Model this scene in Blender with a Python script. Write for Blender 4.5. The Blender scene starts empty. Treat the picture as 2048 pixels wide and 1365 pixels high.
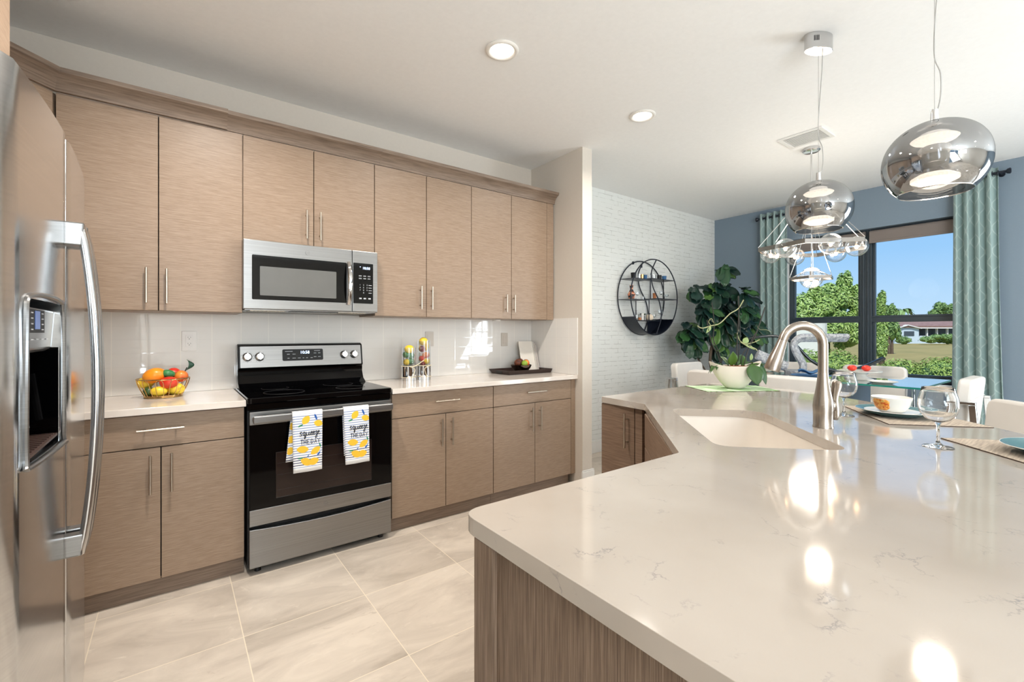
import bpy, bmesh, math, random
from math import sin, cos, pi, radians as R
from mathutils import Vector, Matrix, noise as mnoise
S = bpy.context.scene
C = S.collection
rnd = random.Random(7)
EYE = 1.245            # camera height
CEIL = 2.765
TOP = 0.902            # worktop height
YW = 3.28              # kitchen wall
XW = 5.85              # window wall
# ---------------------------------------------------------------- camera, sky, sun, exposure
cd = bpy.data.cameras.new('camera'); cam = bpy.data.objects.new('camera', cd); C.objects.link(cam)
cam.location = (0, 0, EYE); cam.rotation_euler = (pi/2, 0, -0.640)
cd.sensor_width = 36; cd.lens = 908/2048*36; cd.shift_y = -15.5/2048
cd.clip_start = 0.02; cd.clip_end = 400
S.camera = cam
S.view_settings.view_transform = 'Standard'; S.view_settings.look = 'None'
S.view_settings.exposure = 0.22; S.view_settings.gamma = 1.0; S.view_settings.use_curve_mapping = False
S.cycles.use_denoising = True
S.cycles.max_bounces = 10; S.cycles.diffuse_bounces = 5; S.cycles.glossy_bounces = 6
S.cycles.transmission_bounces = 8; S.cycles.transparent_max_bounces = 24
S.cycles.caustics_reflective = False; S.cycles.caustics_refractive = False
S.cycles.sample_clamp_indirect = 6.0
w = bpy.data.worlds.new('sky'); S.world = w; w.use_nodes = True
nt = w.node_tree; nt.nodes.clear()
tc = nt.nodes.new('ShaderNodeTexCoord'); sx = nt.nodes.new('ShaderNodeSeparateXYZ'); cr = nt.nodes.new('ShaderNodeValToRGB')
bg = nt.nodes.new('ShaderNodeBackground'); ow = nt.nodes.new('ShaderNodeOutputWorld')
nt.links.new(tc.outputs['Generated'], sx.inputs[0]); nt.links.new(sx.outputs['Z'], cr.inputs[0])
nt.links.new(cr.outputs[0], bg.inputs[0]); nt.links.new(bg.outputs[0], ow.inputs[0])
e = cr.color_ramp.elements
e[0].position = 0.0; e[0].color = (0.60, 0.80, 0.99, 1)
e[1].position = 0.45; e[1].color = (0.20, 0.45, 0.93, 1)
m_ = e.new(0.14); m_.color = (0.34, 0.62, 0.97, 1)
bg.inputs[1].default_value = 0.9
sd = bpy.data.lights.new('sun', 'SUN'); sd.energy = 4.2; sd.angle = R(0.6); sd.color = (1.0, 0.95, 0.86)
sun = bpy.data.objects.new('sun', sd); C.objects.link(sun)
sun.rotation_euler = Vector((0.55, 0.30, -0.85)).to_track_quat('-Z', 'Y').to_euler()
def area(name, loc, aim, sx, sy, power, col=(1, 1, 1)):
    l = bpy.data.lights.new(name, 'AREA'); l.shape = 'RECTANGLE'; l.size = sx; l.size_y = sy; l.energy = power; l.color = col
    o = bpy.data.objects.new(name, l); C.objects.link(o); o.location = loc
    o.rotation_euler = Vector(aim).to_track_quat('-Z', 'Y').to_euler()
    return o
# added fill behind the camera and at left; daylight from the side doors
area('added_high_fill', (-0.2, -4.60, 2.20), (0, 1, 0.35), 1.6, 0.76, 60, (0.84, 0.93, 1.0))  # added fill lamp in an unseen opening, brightens the cabinet side
area('added_left_fill', (-1.14, -3.3, 1.35), (1, 0, 1.0), 2.0, 2.4, 260, (0.84, 0.93, 1.0))  # added fill lamp, tilted up to brighten the ceiling
area('daylight_side_doors', (XW+0.17, -2.3, 1.15), (-1, 0, 0.6), 1.9, 2.0, 200, (0.84, 0.93, 1.0))
pw = area('daylight_dining_window', (XW+0.32, 1.60, 1.55), (-1, 0, 0), 1.5, 1.5, 1, (1, 1, 1)); pw.data.cycles.is_portal = True

# ---------------------------------------------------------------- materials
def lin(c):
    return tuple(((v/255)/12.92 if v/255 <= 0.04045 else ((v/255+0.055)/1.055)**2.4) for v in c)+(1,)
class NT:
    def __init__(s, m): s.m = m; s.t = m.node_tree
    def n(s, typ, **kw):
        x = s.t.nodes.new('ShaderNode'+typ)
        for k, v in kw.items():
            if hasattr(x, k) and not k[0].isupper(): setattr(x, k, v)
        return x
    def l(s, a, b): s.t.links.new(a, b)
    def obj(s, scale=(1, 1, 1), loc=(0, 0, 0), rot=(0, 0, 0), src='Object'):
        t = s.n('TexCoord'); m = s.n('Mapping'); s.l(t.outputs[src], m.inputs[0])
        m.inputs['Scale'].default_value = scale; m.inputs['Location'].default_value = loc; m.inputs['Rotation'].default_value = rot
        return m.outputs[0]
    def noise(s, vec, scale=5, detail=3, rough=0.5, dist=0):
        x = s.n('TexNoise'); s.l(vec, x.inputs['Vector']); x.inputs['Scale'].default_value = scale
        x.inputs['Detail'].default_value = detail; x.inputs['Roughness'].default_value = rough; x.inputs['Distortion'].default_value = dist
        return x.outputs[0]
    def ramp(s, fac, stops, interp='LINEAR'):
        r = s.n('ValToRGB'); s.l(fac, r.inputs[0]); r.color_ramp.interpolation = interp
        el = r.color_ramp.elements
        while len(el) < len(stops): el.new(0.5)
        for q, (p, c) in zip(el, stops):
            q.position = p; q.color = c if len(c) == 4 else tuple(c)+(1,)
        return r.outputs[0]
    def mix(s, fac, a, b, mode='MIX'):
        m = s.n('Mix'); m.data_type = 'RGBA'; m.blend_type = mode
        for i, v in ((0, fac), (6, a), (7, b)):
            if hasattr(v, 'is_output'): s.l(v, m.inputs[i])
            else: m.inputs[i].default_value = v
        return m.outputs[2]
    def math(s, op, a, b=0.0, c=0.0):
        m = s.n('Math'); m.operation = op
        for i, v in enumerate((a, b, c)):
            if hasattr(v, 'is_output'): s.l(v, m.inputs[i])
            else: m.inputs[i].default_value = v
        return m.outputs[0]
    def bump(s, h, strength=0.2, dist=0.01):
        b = s.n('Bump'); s.l(h, b.inputs['Height']); b.inputs['Strength'].default_value = strength; b.inputs['Distance'].default_value = dist
        s.l(b.outputs[0], s.P.inputs['Normal'])
def mat(name, col=(200, 200, 200), rough=0.5, metal=0.0, spec=0.5, trans=0.0, ior=1.45, emit=None, es=0.0, coat=0.0, sheen=0.0, fn=None, alpha=1.0):
    m = bpy.data.materials.new(name); m.use_nodes = True
    p = m.node_tree.nodes['Principled BSDF']
    p.inputs['Base Color'].default_value = lin(col); p.inputs['Roughness'].default_value = rough
    p.inputs['Metallic'].default_value = metal; p.inputs['Specular IOR Level'].default_value = spec
    p.inputs['Transmission Weight'].default_value = trans; p.inputs['IOR'].default_value = ior
    p.inputs['Coat Weight'].default_value = coat; p.inputs['Sheen Weight'].default_value = sheen
    if emit: p.inputs['Emission Color'].default_value = lin(emit); p.inputs['Emission Strength'].default_value = es
    x = NT(m); x.P = p
    if fn:
        c = fn(x)
        if c is not None: x.l(c, p.inputs['Base Color'])
    else:                                          # a faint procedural mottling
        v = x.noise(x.obj(), 9, 2)
        a = lin(col)
        x.l(x.ramp(v, [(0.3, tuple(q*0.94 for q in a[:3])), (0.7, a[:3])]), p.inputs['Base Color'])
    return m
def wood(name, c1, c2, c3, scale, rough=0.38):
    def f(x):
        v = x.obj(scale)
        a = x.noise(v, 1.0, 4, 0.62); b = x.noise(x.obj(tuple(q*0.18 for q in scale)), 1.0, 3)
        k = x.ramp(a, [(0.30, lin(c1)), (0.52, lin(c2)), (0.74, lin(c3))])
        k2 = x.mix(x.math('MULTIPLY', b, 0.28), k, lin(c1))
        x.bump(a, 0.12, 0.002)
        return k2
    return mat(name, c2, rough, fn=f, spec=0.4)
M = {}
M['wood_h'] = wood('taupe_laminate_horizontal_grain', (134, 113, 94), (151, 130, 111), (165, 145, 127), (17, 17, 330))
M['wood_trim'] = wood('darker_taupe_trim', (104, 88, 75), (133, 115, 100), (150, 132, 116), (5, 5, 120), 0.5)
M['wood_v'] = wood('taupe_laminate_vertical_grain', (86, 70, 57), (122, 103, 87), (152, 134, 118), (520, 520, 9), 0.5)
M['wood_isl'] = wood('island_taupe_laminate', (104, 84, 69), (128, 106, 89), (148, 126, 108), (9, 9, 320), 0.45)
M['inner'] = mat('cabinet_gap_dark', (38, 30, 26), 0.8)
def f_floor(x):
    X0, Y0, W, H = 0.229, 2.148, 0.4994, 0.503
    t = x.n('TexCoord'); s = x.n('SeparateXYZ'); x.l(t.outputs['Object'], s.inputs[0])
    u = x.math('DIVIDE', x.math('SUBTRACT', s.outputs[0], X0), W); v = x.math('DIVIDE', x.math('SUBTRACT', s.outputs[1], Y0), H)
    fu = x.math('ABSOLUTE', x.math('SUBTRACT', x.math('FRACT', x.math('ADD', u, 0.5)), 0.5))
    fv = x.math('ABSOLUTE', x.math('SUBTRACT', x.math('FRACT', x.math('ADD', v, 0.5)), 0.5))
    g = x.math('LESS_THAN', x.math('MINIMUM', fu, fv), 0.0036)
    cu = x.math('FLOOR', u); cv = x.math('FLOOR', v)
    wn = x.n('TexWhiteNoise'); wn.noise_dimensions = '2D'
    cb = x.n('CombineXYZ'); x.l(cu, cb.inputs[0]); x.l(cv, cb.inputs[1]); x.l(cb.outputs[0], wn.inputs[0])
    off = x.n('VectorMath'); off.operation = 'MULTIPLY_ADD'; x.l(wn.outputs[1], off.inputs[0]); off.inputs[1].default_value = (9, 9, 9); x.l(t.outputs['Object'], off.inputs[2])
    mp = x.n('Mapping'); x.l(off.outputs[0], mp.inputs[0]); mp.inputs['Scale'].default_value = (1.0, 2.3, 1)
    mp.inputs['Rotation'].default_value = (0, 0, 0.5)
    a = x.noise(mp.outputs[0], 1.7, 6, 0.62, 0.7)
    b = x.noise(mp.outputs[0], 5.0, 5, 0.7, 1.5)
    k = x.ramp(a, [(0.32, lin((170, 159, 146))), (0.50, lin((196, 185, 172))), (0.66, lin((214, 203, 189)))])
    k = x.mix(x.ramp(b, [(0.60, (0, 0, 0)), (0.72, (0.5, 0.5, 0.5))]), k, lin((228, 219, 206)))
    k = x.mix(x.ramp(b, [(0.28, (0.45, 0.45, 0.45)), (0.38, (0, 0, 0))]), k, lin((152, 136, 120)))
    k = x.mix(g, k, lin((226, 214, 194)))
    return k
M['floor'] = mat('porcelain_floor_tile', rough=0.32, fn=f_floor, spec=0.45)
def plaster(name, col, sc=60, st=0.08):
    def f(x):
        n = x.noise(x.obj(), sc, 4, 0.6); x.bump(n, st, 0.004)
        a = lin(col); return x.ramp(n, [(0.3, tuple(q*0.97 for q in a[:3])), (0.7, a[:3])])
    return mat(name, col, 0.75, fn=f, spec=0.25)
M['greige'] = plaster('greige_wall_paint', (208, 200, 189))
M['ceiling'] = plaster('white_ceiling_texture', (244, 244, 243), 40, 0.12)
M['blue'] = plaster('slate_blue_wall_paint', (127, 142, 155))
M['white'] = mat('white_trim_paint', (232, 231, 228), 0.4)
def f_brick(x):
    mp = x.obj((1, 1, 1)); s = x.n('SeparateXYZ'); x.l(mp, s.inputs[0])
    cb = x.n('CombineXYZ'); nz = x.noise(mp, 7, 4)
    x.l(x.math('ADD', s.outputs[0], x.math('MULTIPLY', x.math('SUBTRACT', nz, 0.5), 0.03)), cb.inputs[0])
    x.l(x.math('ADD', s.outputs[2], x.math('MULTIPLY', x.math('SUBTRACT', nz, 0.5), 0.016)), cb.inputs[1])
    b = x.n('TexBrick'); x.l(cb.outputs[0], b.inputs[0]); b.inputs['Scale'].default_value = 1.0
    b.inputs['Brick Width'].default_value = 0.21; b.inputs['Row Height'].default_value = 0.047; b.inputs['Mortar Size'].default_value = 0.0021; b.inputs['Mortar Smooth'].default_value = 0.4
    b.inputs['Color1'].default_value = lin((222, 224, 221)); b.inputs['Color2'].default_value = lin((226, 228, 225)); b.inputs['Mortar'].default_value = lin((160, 160, 154))
    n2 = x.noise(mp, 3.5, 3)
    k = x.mix(x.ramp(x.noise(x.obj((4, 1, 9)), 3.5, 3), [(0.44, (0.9, 0.9, 0.9)), (0.58, (0.1, 0.1, 0.1))]), b.outputs[0], lin((224, 226, 223)))
    x.bump(b.outputs[1], -0.12, 0.003)
    return k
M['brick'] = mat('painted_brick_wallpaper', rough=0.7, fn=f_brick, spec=0.2)
def f_tile(x):
    t = x.n('TexCoord'); s = x.n('SeparateXYZ'); x.l(t.outputs['Object'], s.inputs[0])
    h = x.math('ADD', s.outputs[0], s.outputs[1])
    u = x.math('DIVIDE', x.math('SUBTRACT', h, 0.022+3.28), 0.1519); v = x.math('DIVIDE', x.math('SUBTRACT', s.outputs[2], TOP), 0.0764)
    fu = x.math('ABSOLUTE', x.math('SUBTRACT', x.math('FRACT', x.math('ADD', u, 0.5)), 0.5))
    fv = x.math('ABSOLUTE', x.math('SUBTRACT', x.math('FRACT', x.math('ADD', v, 0.5)), 0.5))
    gu = x.math('LESS_THAN', fu, 0.010); gv = x.math('LESS_THAN', fv, 0.012)
    k = x.mix(gv, lin((226, 223, 218)), lin((220, 217, 212)))
    k = x.mix(gu, k, lin((240, 236, 228)))
    hgt = x.math('SMOOTH_MIN', x.math('MULTIPLY', fu, 2.0), fv, 0.05)
    hh = x.math('MINIMUM', hgt, 0.05)
    wav = x.noise(t.outputs['Object'], 9, 2)
    x.bump(x.math('ADD', hh, x.math('MULTIPLY', wav, 0.05)), 0.25, 0.008)
    return k
M['tile'] = mat('glossy_taupe_wall_tile', rough=0.03, fn=f_tile, spec=0.6)
def f_quartz(x):
    v = x.obj((1, 1, 1)); d = x.noise(v, 4, 3)
    wv = x.n('VectorMath'); wv.operation = 'ADD'; x.l(v, wv.inputs[0])
    sc = x.n('VectorMath'); sc.operation = 'SCALE'; sc.inputs['Scale'].default_value = 0.075
    nc = x.n('TexNoise'); x.l(v, nc.inputs['Vector']); nc.inputs['Scale'].default_value = 16; nc.inputs['Detail'].default_value = 5; nc.inputs['Roughness'].default_value = 0.7
    x.l(nc.outputs['Color'], sc.inputs[0]); x.l(sc.outputs[0], wv.inputs[1])
    vo = x.n('TexVoronoi'); vo.feature = 'DISTANCE_TO_EDGE'; x.l(wv.outputs[0], vo.inputs['Vector']); vo.inputs['Scale'].default_value = 13
    line = x.ramp(vo.outputs['Distance'], [(0.0, (1, 1, 1)), (0.028, (0, 0, 0))])
    msk = x.ramp(x.noise(x.obj((1, 1, 1), (3, 5, 0)), 12, 4, 0.6), [(0.53, (0, 0, 0)), (0.68, (0.8, 0.8, 0.8))])
    k = x.ramp(d, [(0.3, lin((170, 160, 149))), (0.7, lin((179, 170, 160)))])
    return x.mix(x.math('MULTIPLY', line, msk), k, lin((128, 124, 126)))
M['quartz'] = mat('veined_white_quartz', rough=0.075, fn=f_quartz, spec=0.5, ior=1.75)
M['quartz_plain'] = mat('plain_white_quartz', (226, 217, 208), 0.10, spec=0.5, ior=1.7)
def f_steel(sc):
    def f(x):
        n = x.noise(x.obj(sc), 1, 2)
        r = x.math('MULTIPLY_ADD', n, 0.10, x.P.inputs['Roughness'].default_value-0.05)
        x.l(r, x.P.inputs['Roughness'])
        return x.ramp(n, [(0.2, (0.25, 0.248, 0.246)), (0.8, (0.33, 0.328, 0.325))])
    return f
M['steel'] = mat('brushed_stainless_steel', rough=0.30, metal=1, fn=f_steel((2, 2, 300)))
M['steel_fridge'] = mat('satin_stainless_steel', rough=0.16, metal=1, fn=lambda x: x.ramp(x.noise(x.obj((2, 3, 200)), 1, 2), [(0.2, (0.62, 0.64, 0.66)), (0.8, (0.70, 0.72, 0.74))]))
M['satin'] = mat('satin_chrome', (205, 205, 205), 0.22, 1)
M['nickel'] = mat('brushed_nickel', (196, 186, 172), 0.30, 1)
M['nickel2'] = mat('spot_resist_stainless', (165, 156, 146), 0.27, 1)
M['chrome'] = mat('polished_chrome', (225, 225, 225), 0.05, 1)
M['black'] = mat('gloss_black_glass', (4, 4, 5), 0.05, spec=0.28)
M['black_m'] = mat('matte_black', (16, 16, 17), 0.5)
M['iron'] = mat('dark_blue_black_iron', (26, 32, 44), 0.38)
M['frame'] = mat('dark_bronze_window_frame', (48, 60, 68), 0.4)
M['mwglass'] = mat('microwave_window_mesh', (98, 98, 96), 0.25)
M['oven_in'] = mat('oven_interior_glass', (38, 28, 25), 0.12)
M['lcd'] = mat('display_glow', (200, 220, 255), emit=(190, 215, 255), es=3.0)
M['print'] = mat('pale_panel_print', (190, 192, 195), 0.5)
M['print_d'] = mat('dark_print', (25, 25, 28), 0.6)
M['gunmetal'] = mat('brushed_gunmetal', (150, 146, 142), 0.25, 1)
M['vent_dark'] = mat('dark_duct_interior', (64, 64, 66), 0.7)
M['ringgrey'] = mat('dark_burner_print', (38, 38, 40), 0.4)
M['grey_p'] = mat('grey_plastic', (120, 120, 122), 0.4)
M['sink'] = mat('white_composite_sink', (222, 214, 204), 0.35)
M['ceramic'] = mat('white_ceramic', (232, 230, 224), 0.2)
M['cream'] = mat('cream_ceramic_pot', (228, 220, 208), 0.35)
M['teal'] = mat('teal_glaze', (78, 118, 124), 0.25)
M['leather'] = mat('white_leatherette', (222, 218, 212), 0.45)
M['plate_t'] = mat('tile_coloured_plate', (200, 192, 182), 0.3)
M['plate_w'] = mat('outlet_plastic', (236, 233, 228), 0.35)
def thin_glass(name, tint, refl=0.06, rough=0.0, graze=0.5, gc=1.0):
    m = bpy.data.materials.new(name); m.use_nodes = True; t = m.node_tree; t.nodes.clear()
    o = t.nodes.new('ShaderNodeOutputMaterial'); mx = t.nodes.new('ShaderNodeMixShader'); tr = t.nodes.new('ShaderNodeBsdfTransparent'); gl = t.nodes.new('ShaderNodeBsdfGlossy')
    lw = t.nodes.new('ShaderNodeLayerWeight'); lw.inputs[0].default_value = 0.35
    mr = t.nodes.new('ShaderNodeMapRange'); mr.inputs['To Min'].default_value = refl; mr.inputs['To Max'].default_value = graze
    t.links.new(lw.outputs['Facing'], mr.inputs[0]); t.links.new(mr.outputs[0], mx.inputs[0])
    tr.inputs[0].default_value = tint; gl.inputs['Roughness'].default_value = rough
    nz = t.nodes.new('ShaderNodeTexNoise'); nz.inputs['Scale'].default_value = 4
    cl = t.nodes.new('ShaderNodeValToRGB'); cl.color_ramp.elements[0].color = (0.95*gc, 0.97*gc, 0.97*gc, 1); cl.color_ramp.elements[1].color = (gc, gc, gc, 1)
    t.links.new(nz.outputs[0], cl.inputs[0]); t.links.new(cl.outputs[0], gl.inputs[0])
    t.links.new(tr.outputs[0], mx.inputs[1]); t.links.new(gl.outputs[0], mx.inputs[2]); t.links.new(mx.outputs[0], o.inputs[0])
    return m
M['pane'] = thin_glass('window_pane_glass', (0.97, 0.98, 0.98, 1), 0.0, 0, 0.06)
M['clear'] = thin_glass('clear_drinking_glass', (0.96, 0.97, 0.98, 1), 0.06, 0.0, 0.85)
M['tabletop'] = thin_glass('clear_table_glass', (0.80, 0.93, 0.90, 1), 0.15, 0.0, 1.0)
M['glass_edge'] = mat('green_glass_edge', (40, 140, 125), 0.1, trans=0.3)
M['smoke'] = thin_glass('smoked_mirror_glass', (0.42, 0.43, 0.45, 1), 0.50, 0.010, 0.97, 0.50)
M['crystal'] = mat('lit_crystal', (255, 240, 220), 0.3, emit=(255, 236, 212), es=3.6,
                   fn=lambda x: x.ramp(x.noise(x.obj(), 120, 2), [(0.3, (0.6, 0.5, 0.4)), (0.6, (1, 0.95, 0.9))]))
M['lamp'] = mat('lamp_lens_glow', (255, 250, 240), emit=(255, 244, 228), es=7.0)
M['bulb'] = mat('warm_bulb_glow', (255, 220, 180), emit=(255, 196, 140), es=16.0)
M['can'] = mat('white_lamp_trim', (235, 232, 226), 0.4)
def leafmat(name, cols, rough=0.4, trans=0.0):
    def f(x):
        g = x.n('NewGeometry')
        k = x.ramp(g.outputs['Random Per Island'], [(i/(max(1, len(cols)-1)), lin(c)) for i, c in enumerate(cols)])
        n = x.noise(x.obj(), 14, 3)
        return x.mix(x.math('MULTIPLY', n, 0.35), k, lin(cols[0]))
    m = mat(name, cols[0], rough, fn=f)
    return m
M['fig'] = leafmat('fiddle_leaf_green', [(16, 38, 34), (22, 50, 42), (32, 68, 46), (18, 44, 44), (60, 104, 50), (26, 56, 52), (96, 136, 66), (18, 44, 38)], 0.33)
M['orchid'] = leafmat('orchid_leaf_green', [(34, 66, 26), (62, 98, 36), (88, 122, 48)], 0.35)
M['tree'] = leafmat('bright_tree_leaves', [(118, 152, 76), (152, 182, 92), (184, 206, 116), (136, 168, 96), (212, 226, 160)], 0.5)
M['treedark'] = leafmat('dark_and_shaded_leaves', [(92, 122, 66), (116, 146, 82), (140, 166, 102)], 0.6)  # leaf colour of distant plants; also paints the shade inside crowns
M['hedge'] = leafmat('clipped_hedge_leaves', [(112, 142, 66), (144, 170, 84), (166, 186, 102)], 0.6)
M['bark'] = wood('grey_bark', (70, 58, 48), (98, 84, 70), (120, 104, 88), (30, 30, 6), 0.8)
def f_grass(x):
    n = x.noise(x.obj(), 0.4, 5, 0.7); return x.ramp(n, [(0.3, lin((128, 120, 64))), (0.6, lin((156, 138, 82))), (0.8, lin((134, 134, 76)))])
M['grass'] = mat('dry_lawn_grass', rough=0.9, fn=f_grass)
def f_roof(x):
    n = x.noise(x.obj((1, 1, 6)), 3, 4); return x.ramp(n, [(0.3, lin((120, 92, 84))), (0.7, lin((150, 120, 110)))])
M['roof'] = mat('brown_shingle_roof', rough=0.85, fn=f_roof)
M['house'] = mat('pale_blue_stucco', (196, 212, 224), 0.8)
M['darkwin'] = mat('dark_window_glass', (70, 80, 90), 0.2)
M['vinyl'] = mat('white_vinyl_panel', (226, 226, 216), 0.5)
def f_curtain(x):
    t = x.n('TexCoord'); s = x.n('SeparateXYZ'); x.l(t.outputs['UV'], s.inputs[0])
    u = s.outputs[0]; v = s.outputs[1]          # metres along cloth and up
    def wave(u0, ph):
        c = x.math('ADD', x.math('MULTIPLY', x.math('SINE', x.math('MULTIPLY_ADD', v, 2*pi/0.20, ph)), 0.026), 0.0)
        d = x.math('SUBTRACT', x.math('FRACT', x.math('DIVIDE', x.math('ADD', x.math('ADD', u, u0), c), 0.115)), 0.5)
        return x.math('LESS_THAN', x.math('ABSOLUTE', d), 0.045)
    k = x.math('MAXIMUM', wave(0.0, 0.0), wave(0.058, pi))
    n = x.noise(x.obj((1, 1, 1)), 160, 2); x.bump(n, 0.1, 0.002)
    return x.mix(k, lin((152, 174, 172)), lin((178, 196, 192)))
M['curtain'] = mat('seafoam_ogee_curtain_cloth', rough=0.75, fn=f_curtain, sheen=0.2, spec=0.2)
M['shade'] = mat('taupe_roller_shade_cloth', (128, 118, 112), 0.85)
def f_towel(x):
    t = x.n('TexCoord'); s = x.n('SeparateXYZ'); x.l(t.outputs['Object'], s.inputs[0])
    z = s.outputs[2]
    fr = x.math('FRACT', x.math('DIVIDE', z, 0.0128)); st = x.math('LESS_THAN', fr, 0.32)
    lo = x.math('MULTIPLY', x.math('GREATER_THAN', z, -0.285), x.math('LESS_THAN', z, -0.235))
    colr = x.mix(lo, lin((128, 148, 190)), lin((34, 44, 88)))
    st = x.math('MULTIPLY', st, x.math('MULTIPLY', x.math('GREATER_THAN', z, -0.293), x.math('LESS_THAN', z, -0.012)))
    return x.mix(st, lin((238, 237, 236)), colr)
M['towel'] = mat('striped_tea_towel_cloth', rough=0.85, fn=f_towel, spec=0.1)
M['lemon'] = mat('lemon_yellow_print', (238, 190, 52), 0.7)
M['leafg'] = mat('green_leaf_print', (40, 130, 90), 0.7)
M['leafb'] = mat('blue_leaf_print', (28, 90, 170), 0.7)
def fruit(name, c1, c2=None, rough=0.3, sc=4):
    return mat(name, c1, rough, fn=lambda x: x.ramp(x.noise(x.obj(), sc, 2), [(0.35, lin(c1)), (0.65, lin(c2 or c1))]))
M['orange'] = fruit('orange_mango_skin', (246, 160, 40), (236, 130, 30), sc=8)
M['green'] = fruit('green_mango_skin', (70, 140, 80), (46, 110, 66), sc=10)
M['red'] = fruit('red_apple_skin', (206, 44, 34), (226, 80, 50), sc=12)
M['yellow'] = fruit('lemon_skin', (240, 200, 50), (250, 214, 70), sc=10)
M['lime'] = fruit('lime_skin', (120, 150, 50), (150, 176, 60), sc=10)
M['peach'] = fruit('peach_skin', (232, 150, 60), (196, 60, 40), sc=14)
M['plum'] = fruit('dark_plum_skin', (96, 26, 34), (150, 40, 36), sc=14)
M['dgreen'] = fruit('dark_avocado_skin', (46, 66, 36), (70, 96, 44), sc=14)
M['brownball'] = fruit('woven_brown_ball', (110, 56, 30), (60, 28, 18), 0.6, 40)
M['gold'] = mat('champagne_gold_wire', (214, 178, 120), 0.25, 1)
M['goldwhite'] = mat('cream_wire', (236, 222, 190), 0.35)
M['espresso'] = mat('espresso_wood_tray', (46, 30, 26), 0.35)
M['placemat'] = mat('woven_beige_placemat', (176, 160, 142), 0.7, fn=lambda x: x.ramp(x.noise(x.obj((6, 90, 1), rot=(0, 0, 0.75)), 2, 3), [(0.3, lin((150, 136, 122))), (0.7, lin((196, 182, 164)))]))
M['greenmat'] = mat('green_striped_placemat', (140, 176, 120), 0.7, fn=lambda x: x.ramp(x.math('FRACT', x.math('MULTIPLY', x.noise(x.obj((9, 1, 1), rot=(0, 0, -0.6)), 2.2, 0), 3)), [(0.2, lin((120, 164, 98))), (0.5, lin((176, 204, 158))), (0.8, lin((214, 228, 204)))]))
M['edge_dark'] = mat('placemat_dark_backing', (60, 44, 36), 0.8)
M['flower'] = mat('orange_flower_decal', (206, 120, 50), 0.3, fn=lambda x: x.ramp(x.noise(x.obj(), 55, 3, 0.6, 1.5), [(0.35, lin((190, 60, 30))), (0.5, lin((226, 150, 60))), (0.62, lin((240, 190, 110))), (0.75, lin((120, 120, 50)))]))
M['moss'] = mat('bark_chip_potting_mix', (120, 66, 34), 0.9, fn=lambda x: x.ramp(x.noise(x.obj(), 70, 3), [(0.35, lin((60, 34, 22))), (0.65, lin((160, 86, 40)))]))
M['stem'] = mat('dark_plant_stem', (38, 34, 26), 0.6)
M['vine'] = mat('pale_curling_stem', (150, 152, 110), 0.5)
M['rib'] = mat('smoked_glass_ribbon', (24, 34, 38), 0.06, spec=0.8)
M['ice'] = mat('textured_art_glass', (225, 228, 234), 0.18, trans=0.55, fn=lambda x: (x.bump(x.noise(x.obj(), 60, 3), 1.0, 0.01), x.ramp(x.noise(x.obj(), 45, 3), [(0.4, lin((196, 198, 206))), (0.6, lin((250, 251, 252)))]))[1])
M['bluecloth'] = mat('blue_napkin_cloth', (62, 106, 150), 0.8)
M['slate'] = mat('slate_blue_table_base', (84, 98, 114), 0.5)
M['cord'] = mat('clear_grey_cord', (170, 168, 164), 0.3)
M['pumpkin'] = mat('white_pumpkin', (228, 212, 190), 0.5)
M['wax'] = mat('amber_candle', (180, 110, 60), 0.4)
M['floralcup'] = mat('black_cup_with_orange_petals', (30, 22, 24), 0.4, fn=lambda x: x.ramp(x.noise(x.obj(), 30, 3, 0.6, 1), [(0.5, lin((20, 16, 20))), (0.55, lin((226, 120, 70))), (0.62, lin((246, 200, 170)))]))
M['paper'] = mat('white_paper', (226, 220, 210), 0.7)
M['bookdark'] = mat('dark_book_cover', (40, 34, 40), 0.5)
M['bookred'] = mat('maroon_book_cover', (90, 40, 46), 0.5)

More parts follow.
